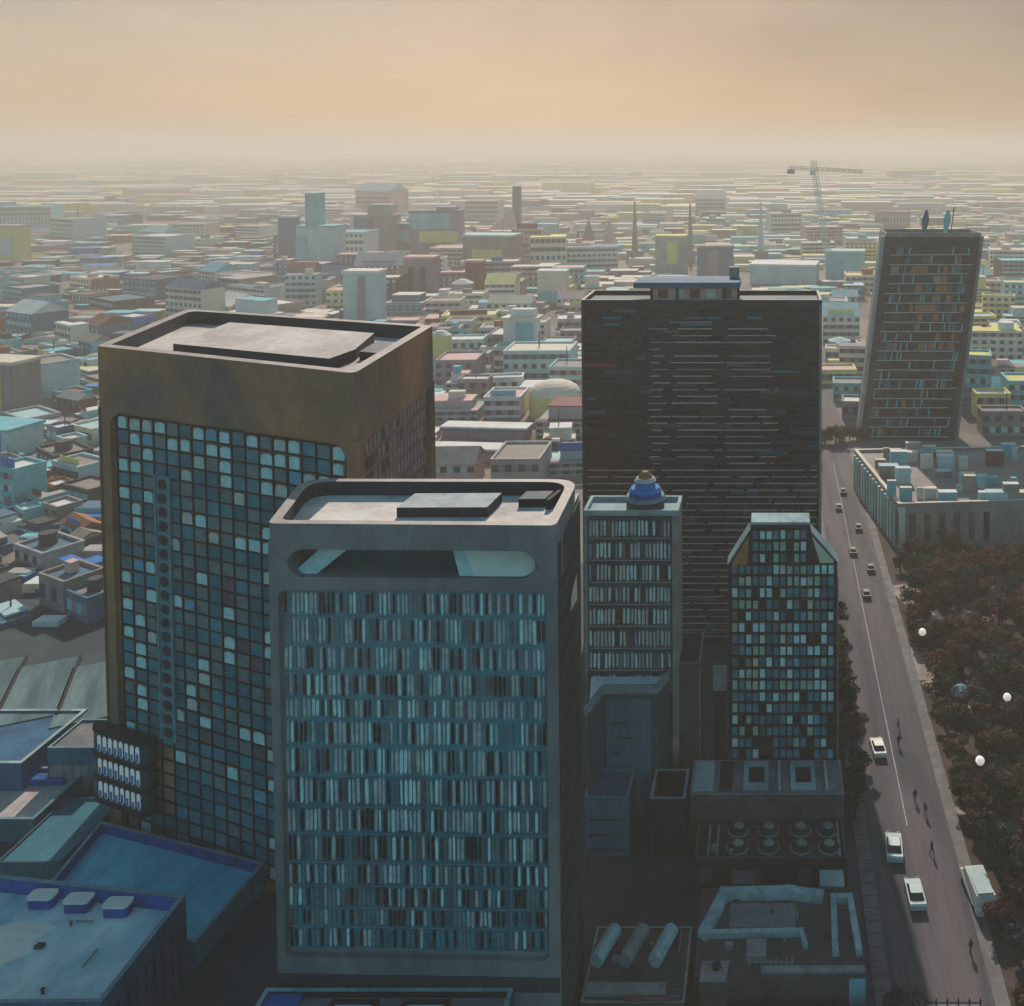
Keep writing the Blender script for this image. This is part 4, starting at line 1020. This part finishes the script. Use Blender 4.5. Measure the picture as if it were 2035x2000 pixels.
# skyline
def tower(px, pyb, pyt, wpx, label, colr, roofc, extra=(), dep=.6, name='distant_tower'):
    x, y = at(px, pyb); w = wpx * y / 2000; h = (pyb - pyt) * y / 2000
    t = empty(name, (x, y, 0), R(random.uniform(-8, 8)), label, 'tower', 'distant towers on the hazy skyline'); reserve(x, y, w * .8)
    b = MB(); b.box(-w / 2, w / 2, -w * dep / 2, w * dep / 2, 0, h, 0); b.build('wall', 'c_' + colr, t)
    b = MB(); b.box(-w / 2 - .5, w / 2 + .5, -w * dep / 2 - .5, w * dep / 2 + .5, h, h + 1.5, 0); b.build('roof', 'c_' + roofc, t)
    for kind, c, a0, a1, z0, z1 in extra:
        b = MB(); b.box(w * a0, w * a1, -w * dep / 2 - 1.2, -w * dep / 2 - .003 if kind != 'roof_hut' else w * dep / 3, h * z0 + (1.5 if kind == 'roof_hut' else 0), h * z1, 0); b.build(kind, 'c_' + c, t)
    return t
tower(748, 500, 428, 84, 'grey twin topped tower block on the hazy skyline', 'mauve', 'grey', (('roof_hut', 'grey', -.1, .45, 1, 1.32), ('window', 'bright blue', -.35, -.05, .2, .5), ('window', 'slate blue', -.4, .0, .55, .95), ('front_strip', 'white', -.5, -.42, 0, 1)))
tower(870, 505, 420, 96, 'teal topped tower block with yellow front band on the hazy skyline', 'mauve', 'slate blue', (('front_strip', 'teal', -.48, .3, .62, .98), ('front_strip', 'yellow', -.3, .46, .3, .56), ('roof_hut', 'mauve', .05, .42, 1, 1.12)))
tower(808, 498, 446, 40, 'slim slate and teal block standing left of the yellow banded block', 'slate blue', 'teal', (('window', 'teal', -.35, .35, .35, .8),))
tower(640, 540, 450, 78, 'pale teal stepped tower on the hazy skyline left of the grey twin', 'pale teal', 'teal', (('roof_hut', 'teal', -.22, .0, 1, 1.75), ('front_strip', 'teal', -.5, -.2, .2, .8)))
tower(576, 520, 432, 34, 'blunt slate tower leaning out of the haze at far left of skyline', 'slate blue', 'pale teal', ())
tower(726, 640, 540, 70, 'pale tall slab with vertical mauve streak just beyond the brown tower roof', 'pale teal', 'white', (('front_strip', 'mauve', -.05, .12, .1, .95),))
tower(840, 590, 512, 60, 'mauve and pale slab with dark slits right of the pale tall slab', 'mauve', 'pink', (('window', 'dark grey', -.35, -.2, .1, .8), ('window', 'dark grey', .05, .2, .1, .8)))
tower(945, 580, 520, 34, 'maroon narrow block among pale ones above the brown tower corner', 'maroon', 'pink', ())
tower(980, 540, 468, 100, 'wide taupe block with a yellow band left of the pink tent hall', 'taupe', 'pale teal', (('front_strip', 'yellow', -.3, .3, .3, .65),))
tower(1100, 600, 540, 56, 'cream block with a teal foot left of the black tower top', 'cream', 'white', (('front_strip', 'teal', -.45, .45, .02, .4),))
tower(1335, 545, 470, 60, 'grey and yellow tower behind the black tower canopy', 'grey', 'yellow', (('front_strip', 'yellow', -.1, .25, .3, .9),))
tower(1422, 550, 490, 70, 'slate block with taupe flank behind the black tower canopy', 'slate blue', 'taupe', (('front_strip', 'taupe', -.2, .1, 0, .9),))
tower(1560, 560, 525, 130, 'long low white and teal block behind the right end of black tower', 'pale teal', 'white', ())
tower(1680, 560, 500, 76, 'wide plain teal block left of the leaning tower top', 'teal', 'pale teal', ())
tower(20, 520, 450, 60, 'yellow block with a pale teal front panel at the far left edge', 'yellow', 'grey', (('front_strip', 'pale teal', -.3, .3, .2, .7),))
x, y = at(10, 900)
landmark('office_block', x, y, 'pale block with bright blue columns at the left edge beside the haze', (('wall', 'c_pale teal', lambda b: b.box(-9, 9, -6, 6, 0, 9, 0)), ('column', 'c_bright blue', lambda b: b.box(-6, -4, -6.6, -6.003, 0, 8, 0)), ('column', 'c_bright blue', lambda b: b.box(-1, 1, -6.6, -6.003, 0, 8, 0)), ('column', 'c_bright blue', lambda b: b.box(4, 6, -6.6, -6.003, 0, 8, 0)), ('roof', 'c_teal', lambda b: b.box(-9.6, 9.6, -6.8, 6.6, 9, 10, 0))), 'building', R(-14), 13)
x, y = at(12, 815)
landmark('office_block', x, y, 'cream frame fronted block with yellow panel at the left edge', (('wall', 'c_taupe', lambda b: b.box(-10, 10, -6, 6, 0, 19, 0)), ('column', 'c_mauve', lambda b: b.box(7, 9.5, -6.9, -6.003, 0, 19, 0)), ('front_strip', 'c_yellow', lambda b: b.box(0, 5, -6.6, -6.003, 2, 14, 0)), ('roof', 'c_cream', lambda b: b.box(-10.6, 10.6, -6.8, 6.6, 19, 20.2, 0))), 'building', R(-10), 14)
# tent hall and spire
x, y = at(1030, 476)
landmark('spire_hall', x, y, 'pink tent roofed hall with a tall blue grey pylon in the haze', (('hall', 'c_pink', lambda b: b.box(-32, 40, -14, 14, 0, 9, 0)), ('tent_roof', 'c_pink', lambda b: [b.poly([(-34, -12, 9), (-4, -6, 34), (-4, 6, 34), (-34, 12, 9)]), b.poly([(-34, -12, 9), (4, -12, 9), (-4, -6, 34)]), b.poly([(-34, 12, 9), (-4, 6, 34), (4, 12, 9)])]), ('pylon', 'c_slate blue', lambda b: b.prism([(-5, -4), (3, -4), (3, 4), (-5, 4)], 9, 60, 0)), ('annex', 'c_teal', lambda b: b.box(22, 44, -10, 10, 9, 18, 0))), 'hall', 0, 45)
for px, lab in ((1170, 'thin pale spire on a pink hall, left one of the pair'), (1212, 'thin pink spire on a teal hall, right one of the pair')):
    x, y = at(px, 505)
    landmark('spire_hall', x, y, lab, (('hall', 'c_pink' if px < 1200 else 'c_teal', lambda b: b.box(-13, 13, -8, 8, 0, 9, 0)), ('spire', 'c_taupe' if px < 1200 else 'c_pink', lambda b: b.cone(0, 0, 9, 34, 8, .4, 4, 0))), 'hall', R(20), 16)
for px, pyt, lab in ((1262, 400, 'tall thin grey mast behind the black tower, leftmost of three'), (1372, 405, 'tall tapering grey mast behind the canopy, middle of three'), (1512, 402, 'tall thin teal mast behind the black tower right end, rightmost of three')):
    x, y = at(px, 520); h = (520 - pyt) * y / 2000
    landmark('mast', x, y, lab, (('pole', 'c_taupe' if px < 1500 else 'c_pale teal', lambda b: b.cone(0, 0, 0, h, 3.4, .7, 8, 0)), ('footing', 'c_mauve', lambda b: b.box(-7, 7, -5, 5, 0, 10, 0))), 'mast', 0, 10)
# tower crane in the haze
x, y = at(1650, 545); hc = (545 - 318) * y / 2000
def lattice(b, p, q, s, n):
    p, q = Vector(p), Vector(q); d = (q - p) / n; a = d.orthogonal().normalized() * s; c = d.normalized().cross(a)
    for e in (a + c, a - c, -a - c, -a + c): b.bar(p + e, q + e, s * .22, 0, 4)
    for i in range(n):
        o = p + d * i
        b.bar(o + a + c, o + d + a - c, s * .12, 0, 4); b.bar(o - a - c, o + d - a + c, s * .12, 0, 4); b.bar(o + a - c, o + d - a - c, s * .12, 0, 4); b.bar(o - a + c, o + d + a + c, s * .12, 0, 4)
landmark('tower_crane', x, y, 'tall teal tower crane with a level jib fading into the haze', (('mast', 'c_pale teal', lambda b: lattice(b, (0, 0, 0), (-14, 0, hc), 1.6, 16)), ('jib', 'c_taupe', lambda b: lattice(b, (-34, 0, hc - 6), (26, 0, hc - 9), 1.0, 14)), ('cab', 'c_pale teal', lambda b: b.box(-16.6, -12.2, -2.4, 1.6, hc - 12, hc - 8.5, 0)), ('counterweight', 'c_taupe', lambda b: b.box(-35, -29, -2, 2, hc - 11, hc - 7.3, 0))), 'crane', R(-6), 10)  # mast and cab coloured paler in place of haze fade
for k, (pyb, lab) in enumerate(((612, 'flat teal round tank left of the leaning tower, uppermost of three'), (652, 'flat teal round tank left of the leaning tower, middle of three'), (700, 'flat teal round tank left of the leaning tower, lowest of three'))):
    x, y = at(1668, pyb)
    landmark('storage_tank', x, y, lab, (('shell', 'c_teal', lambda b: b.cone(0, 0, 0, 6, 5.6, 5.6, 20, 0)), ('lid', 'c_pale teal', lambda b: b.cone(0, 0, 6, 7.4, 5.7, 1.5, 20, 0))), 'tank', 0, 7)
    bpy.data.objects[-1]
# fill: sizes grow with distance as the city thins into haze
for zone, n, gen in (
    ('L', 900, lambda: at(random.uniform(-40, 205), random.uniform(690, 1235))),
    ('K', 500, lambda: at(random.uniform(0, 560), random.uniform(560, 720))),
    ('M', 700, lambda: at(random.uniform(840, 1165), random.uniform(590, 960))),
    ('R', 800, lambda: at(random.uniform(1640, 2060), random.uniform(500, 900))),
    ('M', 350, lambda: at(random.uniform(560, 1180), random.uniform(500, 640))),
    ('F', 500, lambda: at(random.uniform(-20, 2050), random.uniform(415, 520)))):
    cnt = 0; lim = {'L': 72, 'K': 44, 'M': 40, 'R': 42, 'F': 28}[zone]
    for _ in range(n):
        x, y = gen()
        before = len(placed)
        try_place(x, y, ((3.0 + y * .019) if zone == 'L' else (5.5 + y * .020)) * random.uniform(.7, 1.35), zone)
        cnt += len(placed) - before
        if cnt >= lim: break
# the far city that reads as one mass
PAL_FAR = (('cream', 5), ('pale teal', 2), ('yellow', 1.6), ('pink', 2), ('teal', .5), ('white', 4), ('grey', 1))  # paler palette puts part of the haze into the colours
def far_city():
    b = MB(); keys = list(CITY); F = [(k, w) for k, w in PAL_F]
    n = 0
    def hill(x, y):
        return 0
    while n < 1900:
        px, py = random.uniform(-60, 2095), 300 + 118 * random.random() ** .8 + 6
        x, y = at(px, py)
        if y > 8000: continue
        s = (9 + y * .012) * random.uniform(.6, 1.6); h = s * random.uniform(.15, .45)
        if random.random() < .03: h *= 1.5
        k = keys.index(pick(PAL_FAR)); k2 = keys.index(pick(PAL_FAR))
        b.box(x - s, x + s, y - s * .5, y + s * .5, 0, h, k, k2); n += 1
    # fill between the individual buildings, low roofs
    m = 0
    for _ in range(9000):
        px, py = random.uniform(-60, 2095), random.uniform(425, 960)
        if random.random() < .12: px, py = random.uniform(-60, 200), random.uniform(900, 1240)
        x, y = at(px, py); s = (1.6 + y * .010) * random.uniform(.5, 1.2); h = s * random.uniform(.3, .7)
        if (12 < x < 29 and y < 640) or (py > 600 and px > 1640 and hidden(x, y, h)) or (y < 228 and hidden(x, y, h)): continue
        if 20 < x < 95 and 243 < y < 372: continue
        if any(abs(a - x) < 60 and math.hypot(a - x, c - y) < r * .9 + s for a, c, r in placed): continue
        if m > 2600: break
        pal = PAL_L if px < 560 else PAL_M if px < 1200 else PAL_R
        b.box(x - s, x + s, y - s * .6, y + s * .6, 0, h, keys.index(pick(pal)), keys.index(pick(pal))); m += 1
    o = b.build('distant_city', ['c_' + k for k in keys])
    return tag(o, 'mass of small pastel roofs fading into the haze', 'city', None, 'stuff')
far_city()
# ------------------------------------------------------------------ trees
def leaf_mat(name, a, c):
    m = paint(name, a, c, 1.1, (1, 1, 1), .7, .25, .35, 0)
    n, l = m.node_tree.nodes, m.node_tree.links
    p = n['Principled BSDF']; tr = n.new('ShaderNodeBsdfTranslucent'); ms = n.new('ShaderNodeMixShader'); ms.inputs['Fac'].default_value = .4
    l.new(p.inputs['Base Color'].links[0].from_socket, tr.inputs['Color'])
    out = [x for x in n if x.type == 'OUTPUT_MATERIAL'][0]
    l.new(p.outputs['BSDF'], ms.inputs[1]); l.new(tr.outputs['BSDF'], ms.inputs[2]); l.new(ms.outputs['Shader'], out.inputs['Surface'])
    return m
LEAF = {'dark green': leaf_mat('leaf_dark_green', (.010, .020, .012), (.028, .040, .022)), 'maroon': leaf_mat('leaf_maroon', (.050, .014, .010), (.12, .040, .028)),
        'brown': leaf_mat('leaf_brown', (.070, .040, .024), (.16, .095, .06)), 'blue green': leaf_mat('leaf_blue_green', (.010, .024, .028), (.028, .046, .050)), 'olive': leaf_mat('leaf_olive', (.035, .036, .018), (.080, .074, .035))}
def tree_proto(seed, colr, r, h):
    rnd = random.Random(seed)
    t = empty('park_tree')
    tk = MB(); tk.cone(0, 0, 0, h * .5, .28, .16, 7, 0)
    for k in range(5):
        a = k * 1.256 + rnd.random(); tk.bar((0, 0, h * (.32 + .04 * k)), (r * .6 * math.cos(a), r * .6 * math.sin(a), h * (.55 + .06 * k)), .07, 0, 5)
    tk.build('trunk', 'bark', t)
    cl = []
    for k in range(13):
        a, rr = rnd.uniform(0, 6.283), r * math.sqrt(rnd.random()) * .8
        cl.append((rr * math.cos(a), rr * math.sin(a), h * rnd.uniform(.45, .88) - rr * .25, r * rnd.uniform(.28, .5)))
    c = MB()
    for (cx, cy, cz, cr) in cl:
        for _ in range(85):
            d = Vector((rnd.gauss(0, 1), rnd.gauss(0, 1), rnd.gauss(0, 1))).normalized() * cr * rnd.uniform(.55, 1.08)
            p = Vector((cx, cy, cz + d.z * .8)) + Vector((d.x, d.y, 0))
            n = (d.normalized() + Vector((rnd.uniform(-.8, .8), rnd.uniform(-.8, .8), rnd.uniform(-.3, .9)))).normalized()
            u = n.orthogonal().normalized(); v = n.cross(u); s = rnd.uniform(.12, .30)
            u = u * s * 1.3; v = v * s
            c.poly([tuple(p - u), tuple(p - v * .8), tuple(p + u), tuple(p + v)], 0)
    c.build('crown', LEAF[colr], t)
    return t
PROTO = {}
def place_tree(colr, size, x, y, lab, group):
    key = (colr, size, random.randrange(2))
    rz, sc = random.uniform(0, 6.28), random.uniform(.85, 1.2)
    if key not in PROTO:
        r, h = {'small': (1.9, 4.2), 'broad': (3.2, 5.6), 'tall': (2.6, 7.6)}[size]
        o = tree_proto(hash(key[0]) % 97 if False else len(PROTO) * 7 + 3, colr, r, h); PROTO[key] = o
        o.location = (x, y, 0); o.rotation_euler = (0, 0, rz); o.scale = (sc,) * 3
    else: o = copy_thing(PROTO[key], (x, y, 0), rz, sc)
    tag(o, lab, 'tree', group)
    return o
random.seed(31)
TR = []
CLEAR = [(38, 206, 4), (47, 214, 4), (31, 224, 4), (56, 230, 4), (35, 180, 3), (42, 182, 3), (49, 177, 3), (29.5, 192, 4), (34, 143, 2.5), (42, 151, 3), (50, 147, 3), (33, 117, 3), (37, 125, 3), (39.5, 134, 3), (29.5, 130, 3.6), (37, 112, 2.5), (42, 121, 2.5), (46, 109, 2.5)]
def near_what(x, y):
    if x < 32.5: return 'along the right kerb'
    if y > 210: return 'before the columned block'
    if y > 165: return 'in the upper park'
    if y > 132: return 'in the middle of the park'
    return 'at the bottom right of the park'
for _ in range(2600):
    y = random.uniform(99, 244); x = 29.5 + random.random() * (y * .262 - 23)
    if x > 29.5 + 44 or len(TR) >= 132: continue
    if any(math.hypot(x - a, y - c) < r for a, c, r in CLEAR): continue
    if any(math.hypot(x - a, y - c) < 3.2 for a, c in TR): continue
    if y < 140 and random.random() < .7: continue
    TR.append((x, y))
    colr = pick((('maroon', 4), ('dark green', 3), ('brown', 2.2), ('blue green', 1.6), ('olive', .6)))
    size = 'small' if x < 31 else pick((('small', 1), ('broad', 2.4), ('tall', 1)))
    place_tree(colr, size, x, y, f'{size} {colr} tree {near_what(x, y)}', f'{size} {colr} trees {near_what(x, y)}')
for k in range(13):
    y = 146 + k * 4.9; colr = ('dark green', 'maroon', 'dark green', 'brown')[k % 4]
    place_tree(colr, 'small' if k % 3 else 'tall', 12.9 + random.uniform(-.5, .9), y, f'{"small" if k % 3 else "tall"} {colr} street tree in the row between gridded tower and road', 'street trees along the left pavement')
for x, y in ((14.0, 108), (16.4, 106.2), (12.4, 106.0)):
    place_tree('blue green', 'broad', x, y, 'broad dark blue green tree crowding the road at the bottom edge', 'trees at the bottom of the road')
for k, (x, y) in enumerate(((15.5, 338), (18.8, 341), (22.4, 339), (25.2, 343), (27.6, 345), (30, 342))):
    place_tree('dark green', 'broad', x, y, 'dark green tree in the clump across the far end of the road', 'trees at the far end of the road')

# ------------------------------------------------------------------ cars
def make_car(kind, paintk, label, x, y, rz, roofk=None, sc=1.0, group='cars on the road'):
    t = empty('parked_car' if kind == 'parked' else 'car' if kind != 'van' else 'van', (x, y, .012), rz, label, 'van' if kind == 'van' else 'car', group)
    t.scale = (sc,) * 3
    L, W = (5.4, 1.95) if kind == 'van' else (4.5, 1.8)
    prof = [(-L / 2, .45), (-L / 2, .95), (-L / 2 + .25, 1.05), (-L / 2 + .5, 1.9), (L / 2 - 1.3, 2.0), (L / 2 - .7, 1.25), (L / 2 - .1, 1.0), (L / 2, .5)] if kind == 'van' else \
           [(-L / 2, .4), (-L / 2, .85), (-L / 2 + .2, .98), (-1.3, 1.0), (1.0, .98), (L / 2 - .25, .82), (L / 2, .62), (L / 2, .4)]
    b = MB(lambda yy, z, x_: (x_, yy, z)); n = len(prof)
    def skin(pr, w0, w1):
        a = [b.P(p[0], p[1], -w0 if p[1] < 1.1 else -w1) for p in pr]; c = [b.P(p[0], p[1], w0 if p[1] < 1.1 else w1) for p in pr]
        for i in range(len(pr)):
            j = (i + 1) % len(pr); b.f.append([a[i], a[j], c[j], c[i]]); b.m.append(0)
        b.f.append(a[::-1]); b.m.append(0); b.f.append(c); b.m.append(0)
    skin(prof, W / 2, W / 2 - .14)
    b.build('body', paintk, t)
    g = MB(lambda yy, z, x_: (x_, yy, z))
    if kind == 'van':
        g.poly([(L / 2 - 1.27, 1.97, -.74), (L / 2 - 1.27, 1.97, .74), (L / 2 - .66, 1.25, .8), (L / 2 - .66, 1.25, -.8)], 0)
        g.build('windscreen', 'car_glass', t)
        r_ = MB(); r_.box(-.72, .72, -L / 2 + .6, L / 2 - 1.5, 2.001, 2.06, 0); r_.build('roof', roofk or 'car_white', t)
    else:
        lo = [(-1.55, 1.0), (1.0, .985)]; 
        A = [(-.80, -1.6, .99), (.80, -1.6, .99), (.80, 1.05, .97), (-.80, 1.05, .97)]; T_ = [(-.62, -1.05, 1.42), (.62, -1.05, 1.42), (.62, .35, 1.44), (-.62, .35, 1.44)]
        h = MB()
        for i in range(4): h.poly([A[i], A[(i + 1) % 4], T_[(i + 1) % 4], T_[i]], 0)
        h.poly(T_, 0); h.build('windows', 'car_glass', t)
        r_ = MB(); r_.prism(rounded([(p[0] * 1.03, p[1]) for p in T_], .15, 2), 1.425, 1.49, 0); r_.build('roof', roofk or paintk, t)
    for sx in (-1, 1):
        for sy in (-1, 1):
            w_ = MB(lambda yy, z, x_: (x_, yy, z))
            cy, r = sy * L * .31, .33
            a = [w_.P(cy + r * math.cos(k * .5236), r + r * math.sin(k * .5236), sx * (W / 2 - .2)) for k in range(12)]; c = [w_.P(cy + r * math.cos(k * .5236), r + r * math.sin(k * .5236), sx * (W / 2 + .02)) for k in range(12)]
            for k in range(12): w_.f.append([a[k], a[(k + 1) % 12], c[(k + 1) % 12], c[k]]); w_.m.append(0)
            w_.f.append(a); w_.m.append(0); w_.f.append(c); w_.m.append(0); w_.build('wheel', 'rubber', t)
    for sx in (-1, 1):
        q = MB(); q.box(sx * .62 - .2, sx * .62 + .2, L / 2 - .02, L / 2 + .03, .62, .8, 0); q.build('headlight', 'pane_white', t)
    return t
make_car('car', 'car_white', 'small cream roofed car farthest up the road beside the gridded tower', 18.0, 163.5, R(4), 'car_white', 1.15)
make_car('car', 'car_teal', 'pale teal car with cream bonnet in the middle of the road', 17.7, 139.4, R(-4), 'car_teal', 1.28)
make_car('car', 'car_teal', 'white and teal car nearest along the road, opposite the parked van', 19.4, 130.4, R(2), 'car_teal', 1.22)
make_car('van', 'car_white', 'large pale van stopped at the right kerb under trees', 27.9, 130.5, R(6), 'car_teal', 1.5, 'vans at the kerb')
for x, y, k, lab in ((20.6, 246, 'car_dark', 'tiny dark car on the far road, nearest the gridded tower roof'), (23.4, 262, 'car_red', 'tiny dull red car on the far road beside the columned block'), (21.4, 290, 'car_dark', 'tiny dark car near the far end of the road'), (24.0, 236, 'car_dark', 'tiny dark car on the far road near the park corner'), (19.2, 277, 'car_red', 'tiny dull red car at the left side of the far road'), (21.6, 222, 'car_dark', 'tiny dark car alone on the upper road above the cream roofed car')):
    make_car('car', k, lab, x, y, R(random.uniform(-4, 4)))

# ------------------------------------------------------------------ people crossing the road
def person(x, y, rz, label, coat='clothes_dark', step=.28):
    t = empty('person', (x, y, .014), rz, label, 'person', 'people crossing the road')
    me = bpy.data.meshes.new('body')
    J = [(0, 0, .95), (0, 0, 1.18), (0, .02, 1.42), (0, .03, 1.53), (0, .05, 1.66), (.10, 0, .90), (.11, step * .5, .50), (.11, step * .7, .06), (.12, step * .7 + .16, .03), (-.10, 0, .90), (-.11, -step * .2, .48), (-.11, -step, .08), (-.12, -step + .16, .03), (.20, .02, 1.42), (.25, -.08, 1.14), (.24, .06, .90), (.24, .10, .82), (-.20, .02, 1.42), (-.25, .12, 1.14), (-.24, .24, .94), (-.24, .28, .86)]
    E_ = [(0, 1), (1, 2), (2, 3), (3, 4), (0, 5), (5, 6), (6, 7), (7, 8), (0, 9), (9, 10), (10, 11), (11, 12), (2, 13), (13, 14), (14, 15), (15, 16), (2, 17), (17, 18), (18, 19), (19, 20)]
    rad = [.15, .14, .15, .06, .105, .10, .07, .05, .045, .10, .07, .05, .045, .08, .055, .042, .04, .08, .055, .042, .04]
    me.from_pydata(J, E_, []); me.update()
    o = bpy.data.objects.new('body', me); COL.objects.link(o); o.parent = t
    s = o.modifiers.new('skin', 'SKIN'); 
    for i, v in enumerate(me.skin_vertices[0].data if me.skin_vertices else []): pass
    import bmesh
    bm = bmesh.new(); bm.from_mesh(me); lay = bm.verts.layers.skin.verify()
    for i, v in enumerate(bm.verts): v[lay].radius = (rad[i], rad[i]); v[lay].use_root = (i == 0)
    bm.to_mesh(me); bm.free()
    o.modifiers.new('sub', 'SUBSURF').levels = 1; o.modifiers[-1].render_levels = 1
    me.materials.append(M[coat])
    h = MB(); h.cone(0, .03, 1.66, 1.74, .115, .10, 10, 0); h.cone(0, .03, 1.74, 1.79, .10, .04, 10, 0); h.build('hair', 'hair', t)
    return t
for x, y, rz, lab, c in ((25.0, 121.0, 40, 'person in dark clothes walking near the bottom of the road', 'clothes_dark'), (22.3, 150.5, 200, 'person in dark clothes walking on the road between two cars', 'clothes_dark'), (22.2, 169.8, 90, 'person in dark clothes high on the road near the right kerb', 'clothes_dark'), (23.4, 147.3, 150, 'person in a dull red coat near the right kerb', 'clothes_red'), (21.6, 164.8, 20, 'person in dark clothes beside the cream roofed car', 'clothes_dark'), (23.0, 138.8, 300, 'person in dark clothes right of the pale teal car', 'clothes_dark')):
    o = person(x, y, R(rz), lab, c); o.scale = (1.15,) * 3

# ------------------------------------------------------------------ park lamps and the barrier at the bottom
def lamp(x, y, h, r, label):
    t = empty('park_lamp', (x, y, 0), 0, label, 'lamp', 'round lamps in the park')
    b = MB(); b.cone(0, 0, 0, .3, .2, .14, 8, 0); b.cone(0, 0, .3, h, .08, .06, 8, 0); b.build('pole', 'night', t)
    b = MB(); n = 8
    for k in range(n):
        a0, a1 = math.pi * (k / n - .5), math.pi * ((k + 1) / n - .5)
        b.cone(0, 0, h + r + r * math.sin(a0), h + r + r * math.sin(a1), max(.01, r * math.cos(a0)), max(.01, r * math.cos(a1)), 14, 0)
    b.build('globe', 'lamp', t, None, True)
for x, y, h, r, lab in ((37.6, 131.0, 3.6, .75, 'white globe lamp right of the parked van'), (36.2, 122.0, 3.4, .7, 'bright white globe lamp near the lower right edge of the park'), (34.4, 116.8, 3.0, .5, 'small globe lamp lowest in the park'), (33.0, 154.0, 3.6, .7, 'globe lamp among maroon trees right of the road bend'), (41.5, 172.0, 3.8, .7, 'globe lamp near the right picture edge in the upper park'), (30.4, 196.5, 3.4, .75, 'cream globe lamp at the top end of the paved court')):
    lamp(x, y, h, r, lab)
# pale cloud-like canopies over the clearings: open parasol roofs of the park kiosks
def pavilion(x, y, r, label, k):
    t = empty('park_pavilion', (x, y, 0), random.uniform(0, 1), label, 'pavilion', 'small pavilions in the park')
    b = MB(); b.cone(0, 0, 3.0, 3.25, r, r * .98, 9, 0); b.cone(0, 0, 3.25, 4.1, r * .95, .25, 9, 0); b.build('roof', k, t)
    b = MB(); b.cone(0, 0, 0, 3.0, r * .5, r * .5, 9, 0); b.build('wall', 'concrete_dark', t)
pavilion(34.6, 176.8, 2.1, 'pale teal round roofed pavilion in the middle of the upper park', 'line_teal')
pavilion(41.6, 205.5, 1.8, 'pale teal round roofed pavilion nearest the columned block', 'line_teal')
clutter(mt, -8, 10.5, -6.4, 6.4, 4.2, 14, 9)
clutter(nt, -5.4, 5.2, -5, 5, 3.8, 9, 5)
clutter(wt, -12, 12, -6, 7.5, 10.4, 8, 3)
clutter(qt, -2, 11.5, -4.5, 8, 8.1, 5, 8)
bt = empty('barrier', (21.2, 112.4, .012), 0, 'dark spiked barrier with pale panels across the road at the bottom edge', 'barrier')
for k in range(6):
    q = MB(); q.cone(-3.2 + k * 1.28, 0, 0, 1.5, .09, .07, 6, 0); q.cone(-3.2 + k * 1.28, 0, 1.5, 2.0, .14, .02, 6, 0); q.build('post', 'night', bt)
    if k < 5: q = MB(); q.prism(rounded([(-2.95 + k * 1.28, -.04), (-2.2 + k * 1.28, -.04), (-2.2 + k * 1.28, .04), (-2.95 + k * 1.28, .04)], .03, 2), .15, 1.05, 0); q.build('panel', 'roof_teal', bt)
q = MB(); q.box(-3.3, 3.3, -.05, .05, 1.3, 1.42, 0); q.build('rail', 'night', bt)

# ------------------------------------------------------------------ haze
hzm = bpy.data.materials.new('haze_air'); hzm.use_nodes = True
hn, hl = hzm.node_tree.nodes, hzm.node_tree.links
for nd in list(hn):
    if nd.type == 'BSDF_PRINCIPLED': hn.remove(nd)
pv = hn.new('ShaderNodeVolumePrincipled')
pv.inputs['Color'].default_value = (1.0, .87, .745, 1)
pv.inputs['Density'].default_value = HAZE_DENSITY
pv.inputs['Anisotropy'].default_value = .1
hl.new(pv.outputs['Volume'], [x for x in hn if x.type == 'OUTPUT_MATERIAL'][0].inputs['Volume'])
b = MB(); b.box(-29900, 29900, -90, 39900, -1, 180, 0)
tag(b.build('haze', hzm), 'warm pale haze over the whole city', 'haze', None, 'stuff')
